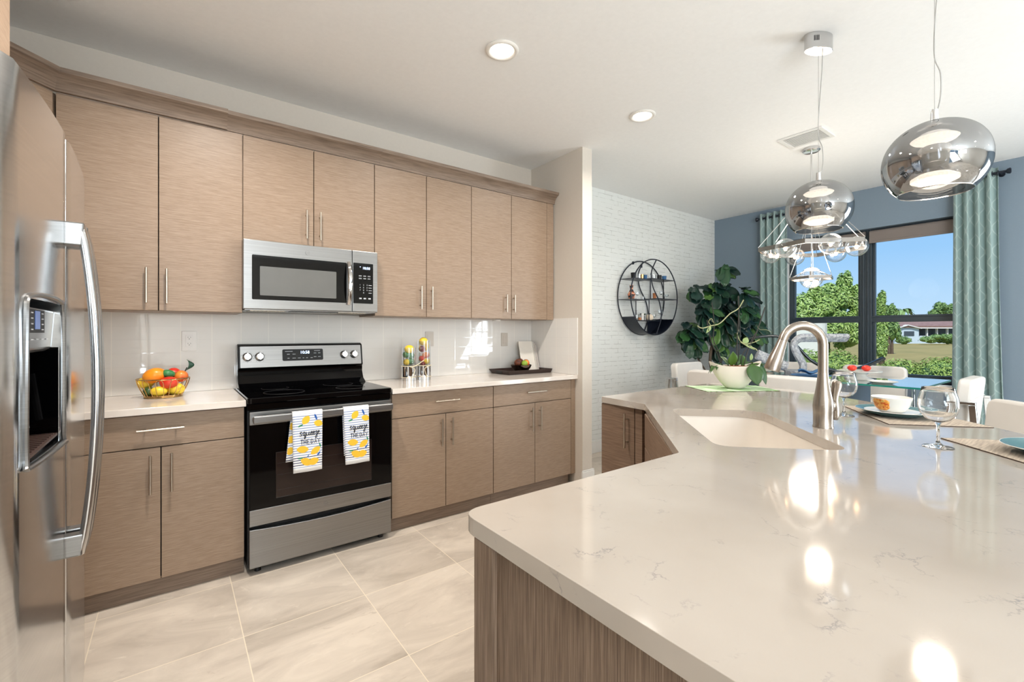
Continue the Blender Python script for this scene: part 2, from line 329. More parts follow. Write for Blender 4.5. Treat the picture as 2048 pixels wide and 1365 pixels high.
# ---------------------------------------------------------------- mesh helpers (all coordinates in metres, world frame)
OFF = {}
class B:
    def __init__(s): s.bm = bmesh.new(); s.mi = 0
    def _f(s, vs):
        try: f = s.bm.faces.new(vs); f.material_index = s.mi; return f
        except ValueError: return None
    def box(s, x0, x1, y0, y1, z0, z1, X=None):
        P = [Vector(p) for p in ((x0, y0, z0), (x1, y0, z0), (x1, y1, z0), (x0, y1, z0), (x0, y0, z1), (x1, y0, z1), (x1, y1, z1), (x0, y1, z1))]
        if X: P = [X @ p for p in P]
        v = [s.bm.verts.new(p) for p in P]
        for q in ((3, 2, 1, 0), (4, 5, 6, 7), (0, 1, 5, 4), (1, 2, 6, 5), (2, 3, 7, 6), (3, 0, 4, 7)): s._f([v[i] for i in q])
        return s
    def prism(s, poly, z0, z1, X=None, axis='z'):
        def mk(p, z):
            q = Vector((p[0], p[1], z)) if axis == 'z' else (Vector((p[0], z, p[1])) if axis == 'y' else Vector((z, p[0], p[1])))
            return X @ q if X else q
        a = [s.bm.verts.new(mk(p, z0)) for p in poly]; b = [s.bm.verts.new(mk(p, z1)) for p in poly]
        s._f(a[::-1]); s._f(b); n = len(poly)
        for i in range(n): s._f([a[i], a[(i+1) % n], b[(i+1) % n], b[i]])
        return s
    def ring(s, pts): return [s.bm.verts.new(p) for p in pts]
    def bridge(s, a, b, closed=True):
        n = len(a)
        for i in range(n if closed else n-1): s._f([a[i], a[(i+1) % n], b[(i+1) % n], b[i]])
    def tube(s, pts, r, seg=10, cap=True, flat=None, closed=False):
        pts = [Vector(p) for p in pts]; n = len(pts)
        rr = r if isinstance(r, (list, tuple)) else [r]*n
        T = []
        for i in range(n):
            if closed: a, b = pts[(i-1) % n], pts[(i+1) % n]
            else: a, b = pts[max(i-1, 0)], pts[min(i+1, n-1)]
            T.append((b-a).normalized())
        up = Vector((0, 0, 1)) if abs(T[0].z) < 0.9 else Vector((1, 0, 0))
        N = (up - T[0]*up.dot(T[0])).normalized(); rings = []
        for i in range(n):
            if i: N = (N - T[i]*N.dot(T[i])).normalized()
            Bn = T[i].cross(N); f = flat or (1, 1)
            rings.append(s.ring([pts[i] + (N*cos(2*pi*k/seg)*f[0] + Bn*sin(2*pi*k/seg)*f[1])*rr[i] for k in range(seg)]))
        for i in range(n-1): s.bridge(rings[i], rings[i+1])
        if closed: s.bridge(rings[-1], rings[0])
        elif cap: s._f(rings[0][::-1]); s._f(rings[-1])
        return s
    def cyl(s, a, b, r, seg=20, r2=None): return s.tube([a, b], [r, r if r2 is None else r2], seg)
    def lathe(s, prof, c=(0, 0, 0), seg=32, X=None, sx=1, sy=1):
        rings = []
        for r, z in prof:
            if r < 1e-6:
                p = Vector((c[0], c[1], c[2]+z)); rings.append([s.bm.verts.new(X @ p if X else p)])
            else:
                P = [Vector((c[0]+r*cos(2*pi*k/seg)*sx, c[1]+r*sin(2*pi*k/seg)*sy, c[2]+z)) for k in range(seg)]
                rings.append(s.ring([X @ p for p in P] if X else P))
        for a, b in zip(rings, rings[1:]):
            if len(a) == 1 and len(b) == 1: continue
            if len(a) == 1:
                for k in range(seg): s._f([a[0], b[(k+1) % seg], b[k]])
            elif len(b) == 1:
                for k in range(seg): s._f([a[k], a[(k+1) % seg], b[0]])
            else: s.bridge(a, b)
        return s
    def sph(s, c, r, seg=20, X=None):
        r = r if isinstance(r, (list, tuple)) else (r, r, r); nr = seg//2+1
        Tm = Matrix.Translation(Vector(c)) @ (X or Matrix.Identity(4)) @ Matrix.Diagonal((r[0], r[1], r[2], 1))
        return s.lathe([(sin(pi*i/nr), -cos(pi*i/nr)) for i in range(nr+1)], (0, 0, 0), seg, Tm)
    def torus(s, c, R1, r, axis='z', seg=40, sr=8, sq=(1, 1)):
        P = []
        for k in range(seg):
            a = 2*pi*k/seg; u, v = R1*cos(a)*sq[0], R1*sin(a)*sq[1]
            P.append({'z': (c[0]+u, c[1]+v, c[2]), 'y': (c[0]+u, c[1], c[2]+v), 'x': (c[0], c[1]+u, c[2]+v)}[axis])
        return s.tube(P, r, sr, closed=True)
    def grid(s, fn, nu, nv, uvf=None):
        V = [[s.bm.verts.new(fn(i/nu, j/nv)) for j in range(nv+1)] for i in range(nu+1)]
        uvl = s.bm.loops.layers.uv.verify() if uvf else None
        for i in range(nu):
            for j in range(nv):
                f = s._f([V[i][j], V[i+1][j], V[i+1][j+1], V[i][j+1]])
                if uvf:
                    for lp, (a, b) in zip(f.loops, ((i, j), (i+1, j), (i+1, j+1), (i, j+1))): lp[uvl].uv = uvf(a/nu, b/nv)
        return s
    def text(s, txt, size, X, extrude=0.0004, align='CENTER', shear=0.0):
        cu = bpy.data.curves.new('t', 'FONT'); cu.body = txt; cu.size = size; cu.extrude = extrude; cu.align_x = align; cu.shear = shear; cu.resolution_u = 3
        o = bpy.data.objects.new('t', cu); me = bpy.data.meshes.new_from_object(o)
        me.transform(X); n0 = len(s.bm.faces); s.bm.from_mesh(me); s.bm.faces.ensure_lookup_table()
        for f in s.bm.faces[n0:]: f.material_index = s.mi
        bpy.data.objects.remove(o); bpy.data.curves.remove(cu); bpy.data.meshes.remove(me)
        return s
def part(name, b, m, parent=None, bevel=0.0, smooth=None, seg=2, solid=0.0, label=None):
    bm = b.bm; off = OFF.get(parent, Vector((0, 0, 0)))
    if off.length: bmesh.ops.translate(bm, verts=bm.verts, vec=-off)
    bmesh.ops.recalc_face_normals(bm, faces=bm.faces) if smooth != 'keep' else None
    me = bpy.data.meshes.new(name); bm.to_mesh(me); bm.free()
    for q in (m if isinstance(m, (list, tuple)) else [m]): me.materials.append(M[q] if isinstance(q, str) else q)
    o = bpy.data.objects.new(name, me); C.objects.link(o)
    if parent is not None: o.parent = parent; OFF[o] = off
    if smooth is not None and smooth is not False:
        me.polygons.foreach_set('use_smooth', [True]*len(me.polygons))
        ang = 40 if smooth in (True, 'keep') else smooth
        try: me.set_sharp_from_angle(angle=R(ang))
        except Exception: pass
    if bevel:
        d = o.modifiers.new('bevel', 'BEVEL'); d.width = bevel; d.segments = seg; d.limit_method = 'ANGLE'; d.angle_limit = R(40); d.harden_normals = False
    if solid:
        d = o.modifiers.new('solid', 'SOLIDIFY'); d.thickness = solid; d.offset = 0
    if label: o['label'] = label
    return o
def tag(o, label, cat, group=None, kind=None):
    o['label'] = label; o['category'] = cat
    if group: o['group'] = group
    if kind: o['kind'] = kind
    return o
def thing(name, label, cat, loc=(0, 0, 0), group=None):
    o = bpy.data.objects.new(name, None); C.objects.link(o); o.location = loc; o.empty_display_size = 0.05
    OFF[o] = Vector(loc); return tag(o, label, cat, group)
def one(name, b, m, label, cat, origin=None, group=None, **kw):     # a thing that is a single mesh, its origin at its base
    if origin is None:
        xs = [v.co for v in b.bm.verts]
        origin = Vector((sum(v.x for v in xs)/len(xs), sum(v.y for v in xs)/len(xs), min(v.z for v in xs)))
    origin = Vector(origin); bmesh.ops.translate(b.bm, verts=b.bm.verts, vec=-origin)
    o = part(name, b, m, **kw); o.location = origin; OFF[o] = origin
    return tag(o, label, cat, group)
def struct(name, b, m, **kw):
    o = part(name, b, m, **kw); o['kind'] = 'structure'; return o
def copy_tree(o, parent=None):
    c = o.copy(); C.objects.link(c)
    if parent is not None: c.parent = parent
    for ch in list(o.children): copy_tree(ch, c)
    return c
def smoothpts(P, n=6, closed=False):
    P = [Vector(p) for p in P]; out = []; m = len(P)
    for i in range(m if closed else m-1):
        g = (lambda k: P[k % m]) if closed else (lambda k: P[min(max(k, 0), m-1)])
        p0, p1, p2, p3 = g(i-1), g(i), g(i+1), g(i+2)
        for j in range(n):
            t = j/n; out.append(0.5*((2*p1)+(p2-p0)*t+(2*p0-5*p1+4*p2-p3)*t*t+(3*p1-3*p2+p3-p0)*t**3))
    if not closed: out.append(P[-1])
    return out
def rrect(x0, x1, y0, y1, r, n=5):
    out = []
    for cx, cy, a in ((x1-r, y1-r, 0), (x0+r, y1-r, pi/2), (x0+r, y0+r, pi), (x1-r, y0+r, 3*pi/2)):
        for k in range(n+1): t = a+pi/2*k/n; out.append((cx+r*cos(t), cy+r*sin(t)))
    return out
def roundpoly(P, rad, n=5):
    out = []; m = len(P)
    for i in range(m):
        p, a, b = Vector(P[i]), Vector(P[i-1]), Vector(P[(i+1) % m]); r = rad[i] if isinstance(rad, (list, tuple)) else rad  # darker core ellipsoids paint the shade inside the foliage
        if r <= 0: out.append(tuple(p)); continue
        u, v = (a-p).normalized(), (b-p).normalized(); r = min(r, (a-p).length*0.45, (b-p).length*0.45)
        p0, p1 = p+u*r, p+v*r
        for k in range(n+1):
            t = k/n; q = p0*(1-t)**2+p*2*t*(1-t)+p1*t*t; out.append((q.x, q.y))
    return out
# ================================================================ the room
b = B(); b.box(-1.15, XW+0.3, -4.6, YW+0.1, -0.12, 0.0); struct('floor', b, 'floor')
b = B(); b.box(-1.15, XW+0.3, -4.6, YW+0.1, CEIL, CEIL+0.15); struct('ceiling', b, 'ceiling')
FX0, FX1, FY = 2.665, 2.775, 2.62
b = B(); b.box(-1.05, FX0+0.05, YW, YW+0.1, 0, CEIL); struct('wall_back', b, 'greige')
b = B(); b.box(FX0+0.05, XW+0.1, YW, YW+0.1, 0, CEIL); struct('wall_dining', b, 'brick')
b = B(); b.box(FX0, FX1, FY, YW, 0, CEIL); struct('wall_end', b, 'greige')
b = B(); b.box(-1.15, -1.05, -2.25, YW+0.1, 0, CEIL); b.box(-1.15, -1.05, -4.35, -2.25, 2.60, CEIL); b.box(-1.15, -1.05, -4.6, -4.35, 0, CEIL); struct('wall_left', b, 'greige')
WY0, WY1, WZ0, WZ1 = 0.83, 2.405, 0.755, 2.345
b = B()
b.box(XW, XW+0.2, WY1, YW, 0, CEIL); b.box(XW, XW+0.2, WY0, WY1, 0, WZ0); b.box(XW, XW+0.2, WY0, WY1, WZ1, CEIL)
b.box(XW, XW+0.2, -1.3, WY0, 0, CEIL); b.box(XW, XW+0.2, -3.3, -1.3, 2.1, CEIL); b.box(XW, XW+0.2, -4.6, -3.3, 0, CEIL)
struct('wall_right', b, 'blue')
b = B()
b.box(-1.05, XW, -4.6, -4.5, 0, 1.80); b.box(-1.05, XW, -4.6, -4.5, 2.60, CEIL); b.box(0.65, XW, -4.6, -4.5, 1.80, 2.60)
struct('wall_front', b, 'greige')
def glazed(n, x0, x1, y0, y1, z1, axis):
    # white-framed glazed doors with muntins, seen only in reflections
    o = B()
    L = (y1-y0) if axis == 'x' else (x1-x0); nd = 2
    def bar(u0, u1, za, zb, d=0.03):
        if axis == 'x': o.box(x0-d, x0+d, y0+u0, y0+u1, za, zb)
        else: o.box(x0+u0, x0+u1, y0-d, y0+d, za, zb)
    for i in range(nd):
        a, c = L*i/nd, L*(i+1)/nd
        bar(a, a+0.09, 0, z1); bar(c-0.09, c, 0, z1); bar(a, c, 0, 0.2); bar(a, c, z1-0.1, z1)
        for k in (1, 2): u = a+0.09+(c-a-0.18)*k/3; bar(u-0.012, u+0.012, 0.2, z1-0.1, 0.015)
        for k in range(1, 5): z = 0.2+(z1-0.3)*k/5; bar(a, c, z-0.012, z+0.012, 0.015)
    struct(n, o, 'white')
glazed('door_1', XW+0.10, XW+0.10, -3.3, -1.3, 2.1, 'x')
o = B()
for i in range(3): x = -1.05+i*(1.70-0.06)/2; o.box(x, x+0.06, -4.56, -4.52, 1.80, 2.60)
o.box(-1.05, 0.65, -4.56, -4.52, 1.80, 1.85); o.box(-1.05, 0.65, -4.56, -4.52, 2.55, 2.60)
struct('added_window_frame', o, 'white')  # unseen frame, added around the opening of the high fill lamp
o = B()
for i in range(3): y = -4.35+i*(2.1-0.06)/2; o.box(-1.12, -1.08, y, y+0.06, 0, 2.60)
o.box(-1.12, -1.08, -4.35, -2.25, 0, 0.12); o.box(-1.12, -1.08, -4.35, -2.25, 2.52, 2.60)
struct('added_door_frame', o, 'white')  # unseen frame, added around the opening of the left fill lamp
# baseboards
def bb(n, x0, x1, y0, y1, m='white'):
    o = B(); o.box(x0, x1, y0, y1, 0, 0.115); e_ = 0.004
    o.box(x0+(e_ if x1-x0 < 0.05 else 0), x1-(e_ if x1-x0 < 0.05 else 0), y0+(e_ if y1-y0 < 0.05 else 0), y1-(e_ if y1-y0 < 0.05 else 0), 0.115, 0.128)
    struct(n, o, m, bevel=0.003)
bb('baseboard_dining', FX1+0.016, XW-0.016, YW-0.016, YW)
bb('baseboard_end', FX0-0.012, FX1+0.016, FY-0.016, FY)
bb('baseboard_end_side', FX1, FX1+0.016, FY, YW)
bb('baseboard_right', XW-0.016, XW, -1.3, YW)
# tiled splashback: main run, and the return on the end wall
b = B(); b.box(-1.05, FX0, YW-0.009, YW-0.0005, TOP+0.001, 1.372); struct('trim_1', b, 'tile')
b = B(); b.box(FX0-0.009, FX0-0.0005, FY+0.05, YW-0.010, TOP+0.001, 1.372); struct('trim_2', b, 'tile')
# ---------------------------------------------------------------- window
def window():
    X0, X1 = XW+0.10, XW+0.16; MY = 1.634; mw = 0.052
    o = B()
    o.box(X0, X1, WY0, WY0+0.05, WZ0, WZ1); o.box(X0, X1, WY1-0.05, WY1, WZ0, WZ1); o.box(X0, X1, WY0, WY1, WZ0, WZ0+0.05); o.box(X0, X1, WY0, WY1, WZ1-0.05, WZ1)
    o.box(X0-0.02, X1, MY-mw, MY+mw, WZ0, WZ1)
    for y in (MY-0.02, MY+0.02): o.box(X0-0.032, X0-0.02, y-0.008, y+0.008, WZ0, WZ1)
    wn = struct('window_1', o, 'frame', bevel=0.003)
    for (ya, yb) in ((WY0+0.05, MY-mw), (MY+mw, WY1-0.05)):
        s1 = B()
        s1.box(X0-0.012, X1-0.01, ya, yb, 1.362, 1.432)
        s1.box(X0-0.020, X0-0.012, ya, yb, 1.412, 1.424)
        for y in (ya, yb-0.022): s1.box(X0+0.005, X1-0.01, y, y+0.022, WZ0+0.05, WZ1-0.05)
        s1.box(X0+0.005, X1-0.01, ya, yb, WZ0+0.05, WZ0+0.075)
        part('sash_rail', s1, 'frame', wn, bevel=0.002)
        for za, zb in ((WZ0+0.075, 1.362), (1.432, WZ1-0.05)):
            g = B(); g.box(X0+0.028, X0+0.030, ya+0.022, yb-0.022, za, zb); part('window_pane', g, 'pane', wn)
    j = B(); j.box(XW-0.001, X0, WY1-0.012, WY1, WZ0, WZ1); j.box(XW-0.001, X0, WY0, WY0+0.012, WZ0, WZ1)
    part('window_jamb', j, 'white', wn)
    s_ = B(); s_.box(XW-0.03, X0, WY0-0.03, WY1+0.03, WZ0-0.03, WZ0); part('window_sill', s_, 'white', wn, bevel=0.004)
window()
def shade(y0, y1, label, zb):
    t = thing('roller_shade', label, 'window shade', (XW+0.05, (y0+y1)/2, zb), 'roller shades in the dining window')
    o = B(); o.cyl((XW+0.055, y0, 2.30), (XW+0.055, y1, 2.30), 0.028); part('shade_roll', o, 'shade', t, smooth=True)
    o = B(); o.box(XW+0.028, XW+0.0295, y0, y1, zb, 2.30); part('shade_cloth', o, 'shade', t)
    o = B(); o.box(XW+0.022, XW+0.036, y0, y1, zb-0.014, zb+0.008); part('hem_bar', o, 'shade', t, bevel=0.003)
shade(1.63, 2.38, 'rolled-up taupe roller shade over the window behind the hexagonal chandelier', 2.205)
shade(0.86, 1.59, 'rolled-up taupe roller shade over the window beside the wide right curtain', 2.205)

# ================================================================ cabinets
def bar_handle(p0, p1, out, parent, name='handle', r=0.0055, standoff=0.028):
    o = B(); p0, p1, out = Vector(p0), Vector(p1), Vector(out); d = (p1-p0)
    o.cyl(p0+out*standoff, p1+out*standoff, r, 12)
    for k in (0.17, 0.83): q = p0+d*k; o.cyl(q, q+out*standoff, r*0.75, 8)
    part(name, o, 'nickel', parent, smooth=True, label='brushed nickel bar handle')
GAP = 0.0022
def front(kind, x0, x1, z0, z1, yf, parent, hx=None, hz=None, horiz=False, m='wood_h'):
    o = B(); o.box(x0+GAP, x1-GAP, yf, yf+0.019, z0+GAP, z1-GAP); d = part(kind, o, m, parent, bevel=0.001, seg=1)
    if horiz: bar_handle((hx[0], yf, hz), (hx[1], yf, hz), (0, -1, 0), d)
    elif hx is not None: bar_handle((hx, yf, hz[0]), (hx, yf, hz[1]), (0, -1, 0), d)
    return d
def wall_cabinet(label, x0, x1, z0, z1, doors, handles, yf=2.96):
    t = thing('wall_cabinet', label, 'kitchen cabinet', ((x0+x1)/2, YW, z0), 'wall cabinets over the kitchen counter')
    o = B(); o.box(x0+0.001, x1-0.001, yf+0.0205, YW-0.0005, z0, z1); part('cabinet_body', o, 'wood_h', t)
    o = B(); o.box(x0+0.004, x1-0.004, yf+0.0192, yf+0.0204, z0+0.004, z1-0.004); part('door_gap', o, 'inner', t)
    for (a, c), h in zip(doors, handles): front('door', a, c, z0, z1, yf, t, h[0], h[1:])
ZT, ZB = 2.368, 1.360
wall_cabinet('taupe wall cabinet pair left of the microwave, above the fruit basket', -0.443, 0.311, ZB, ZT, [(-0.443, -0.064), (-0.064, 0.311)], [(-0.113, 1.40, 1.578), (-0.031, 1.40, 1.578)])
wall_cabinet('shorter taupe wall cabinet pair directly above the microwave', 0.311, 1.067, 1.772, ZT, [(0.311, 0.688), (0.688, 1.067)], [(0.643, 1.815, 1.988), (0.722, 1.815, 1.988)])
wall_cabinet('taupe wall cabinet pair right of the microwave, above the two glass fruit jars', 1.067, 1.819, ZB, ZT, [(1.067, 1.444), (1.444, 1.819)], [(1.395, 1.414, 1.577), (1.479, 1.414, 1.577)])
wall_cabinet('taupe wall cabinet pair beside the end wall, above the dark tray', 1.819, 2.58, ZB, ZT, [(1.819, 2.199), (2.199, 2.58)], [(2.137, 1.414, 1.555), (2.216, 1.414, 1.555)])
o = B(); o.box(2.5815, 2.655, 2.962, YW-0.001, ZB, ZT); one('filler_panel', o, 'wood_h', 'narrow taupe filler strip between last wall cabinet and the end wall', 'cabinet panel')
# puck light under the last wall cabinet
o = B(); o.cyl((2.16, 3.12, ZB-0.001), (2.16, 3.12, ZB-0.014), 0.035); one('puck_light', o, 'can', 'small flat puck light stuck under the wall cabinet above the tray', 'light', smooth=True)
# diagonal corner wall cabinet
def diag_cab():
    t = thing('corner_cabinet', 'diagonal taupe corner wall cabinet behind the top of the refrigerator', 'kitchen cabinet', (-0.8, 2.9, ZB))
    o = B(); o.prism([(-0.447, 2.984), (-0.447, YW-0.001), (-1.049, YW-0.001), (-1.049, 2.665), (-0.745, 2.686)], ZB, ZT); part('cabinet_body', o, 'wood_h', t)
    o = B(); d = Vector((-0.7071, -0.7071, 0)); n = Vector((0.7071, -0.7071, 0)); p = Vector((-0.447, 2.96, 0))
    q = [p+d*0.006, p+d*0.415]; o.prism([(q[0]).to_tuple()[:2], (q[1]).to_tuple()[:2], (q[1]-n*0.018).to_tuple()[:2], (q[0]-n*0.018).to_tuple()[:2]], ZB, ZT-0.002); part('door', o, 'wood_h', t)
diag_cab()
t = thing('overfridge_cabinet', 'taupe cabinet over the refrigerator at the left edge', 'kitchen cabinet', (-0.75, 1.7, 1.86))
o = B(); o.box(-1.049, -0.452, 1.20, 2.18, 1.86, ZT); part('cabinet_body', o, 'wood_h', t)
for a, c in ((1.20, 1.69), (1.69, 2.18)):
    o = B(); o.box(-0.4515, -0.432, a+0.002, c-0.002, 1.862, ZT-0.002); part('door', o, 'wood_h', t)
# crown mouldings: cove profile swept along paths (out = distance from cabinet face)
CP = [(0.0, 0.0), (0.008, 0.0), (0.010, 0.012), (0.016, 0.030), (0.030, 0.050), (0.050, 0.064), (0.062, 0.070), (0.066, 0.082), (0.066, 0.090), (0.0, 0.090)]
def crown(path, label, z=ZT, grow=0.0):
    o = B(); n = len(path); rings = []
    for i in range(n):
        p = Vector(path[i]); ns = []
        if i > 0: d = (p-Vector(path[i-1])).normalized(); ns.append(Vector((d.y, -d.x)))
        if i < n-1: d = (Vector(path[i+1])-p).normalized(); ns.append(Vector((d.y, -d.x)))
        m = sum(ns, Vector((0, 0))).normalized(); k = 1/max(0.3, m.dot(ns[0]))
        rings.append(o.ring([(p.x+m.x*k*(q+(grow if q > 0 else 0)), p.y+m.y*k*(q+(grow if q > 0 else 0)), z+h) for q, h in CP]))
    for a, c in zip(rings, rings[1:]): o.bridge(a, c)
    o._f(rings[0]); o._f(rings[-1][::-1])
    one('crown_moulding', o, 'wood_trim', label, 'crown moulding', group='crown mouldings above the wall cabinets', smooth=30)
crown([(-0.744, 2.663), (-0.447, 2.960), (0.235, 2.960)], 'dark taupe crown moulding bending round the diagonal corner cabinet, ending at a cut joint', grow=0.010)
crown([(0.2352, 2.963), (1.10, 2.963)], 'dark taupe crown moulding length above the microwave cabinet')
crown([(1.1005, 2.963), (2.664, 2.963)], 'dark taupe crown moulding length running right to the end wall')
for a, c, l in ((-0.443, 1.067, 'left'), (1.067, 2.664, 'right')): pass
o = B(); o.box(-1.049, -0.43, 1.20, 2.18, ZT+0.0005, ZT+0.09); one('crown_moulding', o, 'wood_trim', 'dark taupe moulding on top of the cabinet over the refrigerator', 'crown moulding', group='crown mouldings above the wall cabinets')
# base cabinets
def base_cabinet(label, x0, x1, doors, hs, drawer, toe1=None):
    yf, zd, zg, zt = 2.70, 0.090, 0.711, TOP-0.034
    t = thing('base_cabinet', label, 'kitchen cabinet', ((x0+x1)/2, YW-0.3, 0), 'base cabinets along the kitchen wall')
    o = B(); o.box(x0+0.001, x1-0.001, yf+0.0205, YW-0.001, zd, zt); part('cabinet_body', o, 'wood_h', t)
    o = B(); o.box(x0+0.004, x1-0.004, yf+0.0192, yf+0.0204, zd+0.004, zt-0.002); part('door_gap', o, 'inner', t)
    o = B(); o.box(x0+0.001, x1-0.001, 2.737, 2.755, 0.0, zd); part('toe_kick', o, 'wood_trim', t)
    for (a, c), h in zip(doors, hs): front('door', a, c, zd, zg, yf, t, h, (0.500, 0.680))
    front('drawer', x0+0.001, x1-0.001, zg, zt-0.002, yf, t, drawer, 0.797, True)
base_cabinet('taupe base cabinet with one drawer between refrigerator and stove', -0.395, 0.293, [(-0.393, -0.049), (-0.049, 0.292)], (-0.088, -0.009), (-0.137, 0.040))
base_cabinet('taupe base cabinet with one drawer just right of the stove', 1.080, 1.843, [(1.081, 1.459), (1.459, 1.842)], (1.420, 1.498), (1.370, 1.550))
base_cabinet('taupe base cabinet with one drawer next to the end wall', 1.843, 2.616, [(1.844, 2.231), (2.231, 2.615)], (2.189, 2.273), (2.138, 2.327))
o = B(); o.box(2.6175, 2.664, 2.702, YW-0.001, 0.09, TOP-0.034); one('filler_panel', o, 'wood_h', 'narrow taupe filler strip between last base cabinet and the end wall', 'cabinet panel')
t = thing('corner_base_cabinet', 'taupe corner base cabinet hidden beside the refrigerator', 'kitchen cabinet', (-0.75, 2.9, 0))
o = B(); o.prism([(-0.397, 2.72), (-0.397, YW-0.001), (-1.049, YW-0.001), (-1.049, 2.20), (-0.47, 2.20), (-0.47, 2.64)], 0.09, TOP-0.034); part('cabinet_body', o, 'wood_h', t)
o = B(); o.prism([(-0.397, 2.76), (-0.397, 3.0), (-1.0, 3.0), (-1.0, 2.21), (-0.53, 2.21), (-0.53, 2.7)], 0.0, 0.09); part('toe_kick', o, 'wood_trim', t)
o = B(); o.prism(roundpoly([(0.296, 2.672), (0.296, YW-0.0005), (-1.049, YW-0.0005), (-1.049, 2.20), (-0.44, 2.20), (-0.44, 2.60), (-0.36, 2.672)], [0, 0, 0, 0, 0.004, 0.02, 0.02]), TOP-0.032, TOP)
one('worktop', o, 'quartz_plain', 'white quartz worktop left of the stove, under the fruit basket', 'countertop', bevel=0.002)
o = B(); o.box(1.076, FX0-0.0005, 2.672, YW-0.0005, TOP-0.032, TOP)
one('worktop', o, 'quartz_plain', 'white quartz worktop right of the stove, under the jars and tray', 'countertop', bevel=0.002)

# ================================================================ stove
def stove():
    x0, x1 = 0.303, 1.063; xm = (x0+x1)/2; yf = 2.652
    t = thing('electric_range', 'stainless and black freestanding electric stove with two lemon towels on its door', 'stove', (xm, 2.95, 0))
    o = B(); o.box(x0, x1, yf+0.035, 3.255, 0.035, 0.880); part('oven_body', o, 'black_m', t)
    for x in (x0+0.05, x1-0.05):
        for y in (yf+0.06, 3.2): o = B(); o.cyl((x, y, 0), (x, y, 0.036), 0.016, 14, 0.010); part('foot', o, 'black_m', t, smooth=True)
    o = B(); o.prism(roundpoly([(x0-0.004, yf+0.004), (x1+0.004, yf+0.004), (x1+0.004, 3.20), (x0-0.004, 3.20)], [0.02, 0.02, 0, 0]), 0.882, 0.912)
    ct = part('cooktop', o, 'black', t, bevel=0.004)
    for (cx, cy, r) in ((x0+0.20, 2.84, 0.105), (x1-0.19, 2.84, 0.085), (x0+0.19, 3.07, 0.075), (x1-0.20, 3.07, 0.09)):
        o = B(); o.torus((cx, cy, 0.9122), r, 0.0009, seg=40, sr=4); part('burner_ring', o, 'ringgrey', ct)
    o = B()
    o.box(x0, x1, yf+0.02, yf+0.034, 0.845, 0.880); part('front_lip', o, 'black', t, bevel=0.003)
    # back guard
    o = B(); o.prism([(3.10, 0.912), (3.255, 0.912), (3.255, 1.175), (3.212, 1.178), (3.190, 1.168), (3.165, 1.030), (3.178, 1.022), (3.180, 0.985), (3.155, 0.940)], x0+0.004, x1-0.004, axis='x')
    bg_ = part('back_guard', o, 'black', t, bevel=0.004)
    n = Vector((0, -1, 0.18)).normalized(); 
    def pp(x, z): k = (z-1.030)/(1.168-1.030); return Vector((x, 3.165+k*0.025, z))
    up = (pp(0, 1.168)-pp(0, 1.03)).normalized(); nn = Vector((1, 0, 0)).cross(up)
    def frame(x, z, d=0.0): 
        c = pp(x, z)+nn*d; return Matrix(((1, up.x*0, nn.x, c.x), (0, up.y, nn.y, c.y), (0, up.z, nn.z, c.z), (0, 0, 0, 1)))
    cpn = B(); cpn.prism(rrect(x0+0.016-xm, x1-0.016-xm, -0.066, 0.066, 0.004), 0, 0.004, frame(xm, 1.099)); cp = part('control_panel', cpn, 'steel', bg_, bevel=0.001)
    dp = B(); dp.prism(rrect(-0.122, 0.122, -0.038, 0.036, 0.008), 0, 0.003, frame(xm-0.01, 1.106, 0.004)); dsp = part('display', dp, 'black_m', bg_, label='dark touch panel with glowing clock')
    tx = B(); tx.text('10:58', 0.026, frame(xm+0.0, 1.112, 0.0073)); part('clock_digits', tx, 'lcd', bg_)
    tx = B()
    for i, (u, v, q) in enumerate(((-0.085, 0.022, 0.022), (-0.088, 0.004, 0.008), (-0.055, 0.004, 0.009), (-0.088, -0.022, 0.006), (-0.055, -0.022, 0.010), (-0.025, -0.022, 0.008), (0.0, -0.022, 0.004), (0.022, -0.022, 0.005), (0.05, -0.022, 0.007), (0.072, 0.008, 0.008), (0.098, 0.008, 0.007), (0.072, -0.016, 0.008), (0.098, -0.016, 0.008), (0.085, 0.024, 0.018))):
        tx.box(xm-0.01+u-q, xm-0.01+u+q, 0, 0, 0, 0) if 0 else tx.prism([(u-q, v-0.0016), (u+q, v-0.0016), (u+q, v+0.0016), (u-q, v+0.0016)], 0.0072, 0.0076, frame(xm-0.01, 1.106))
    part('panel_print', tx, 'print', bg_)
    for i, x in enumerate((0.357, 0.424, 0.932, 0.999)):
        k = B(); F = frame(x, 1.099, 0.004)
        k.lathe([(0, 0), (0.026, 0), (0.027, 0.004), (0.023, 0.009), (0.021, 0.022), (0.018, 0.025), (0, 0.025)], (0, 0, 0), 24, F)
        k.box(-0.004, 0.004, -0.021, 0.021, 0.022, 0.033, F)
        part('burner_knob', k, 'chrome', cp, smooth=35)
        d = B()
        for a in range(0, 360, 36): d.box(-0.0012, 0.0012, 0.032, 0.0345, 0.0, 0.0006, F @ Matrix.Rotation(R(a), 4, 'Z'))
        part('dial_marks', d, 'print_d', cp)
    # door
    o = B(); o.box(x0+0.004, x1-0.004, yf, yf+0.034, 0.255, 0.842); dr = part('oven_door', o, 'black', t, bevel=0.004)
    o = B(); o.box(x0+0.005, x1-0.005, yf-0.006, yf-0.0005, 0.775, 0.842); part('door_top_band', o, 'steel', dr, bevel=0.002)
    o = B(); o.box(x0+0.005, x1-0.005, yf-0.004, yf-0.0005, 0.256, 0.338); part('door_bottom_band', o, 'steel', dr, bevel=0.002)
    o = B(); o.box(0.428, 0.938, yf-0.0030, yf-0.0005, 0.380, 0.620); part('oven_window', o, 'oven_in', dr, bevel=0.002)
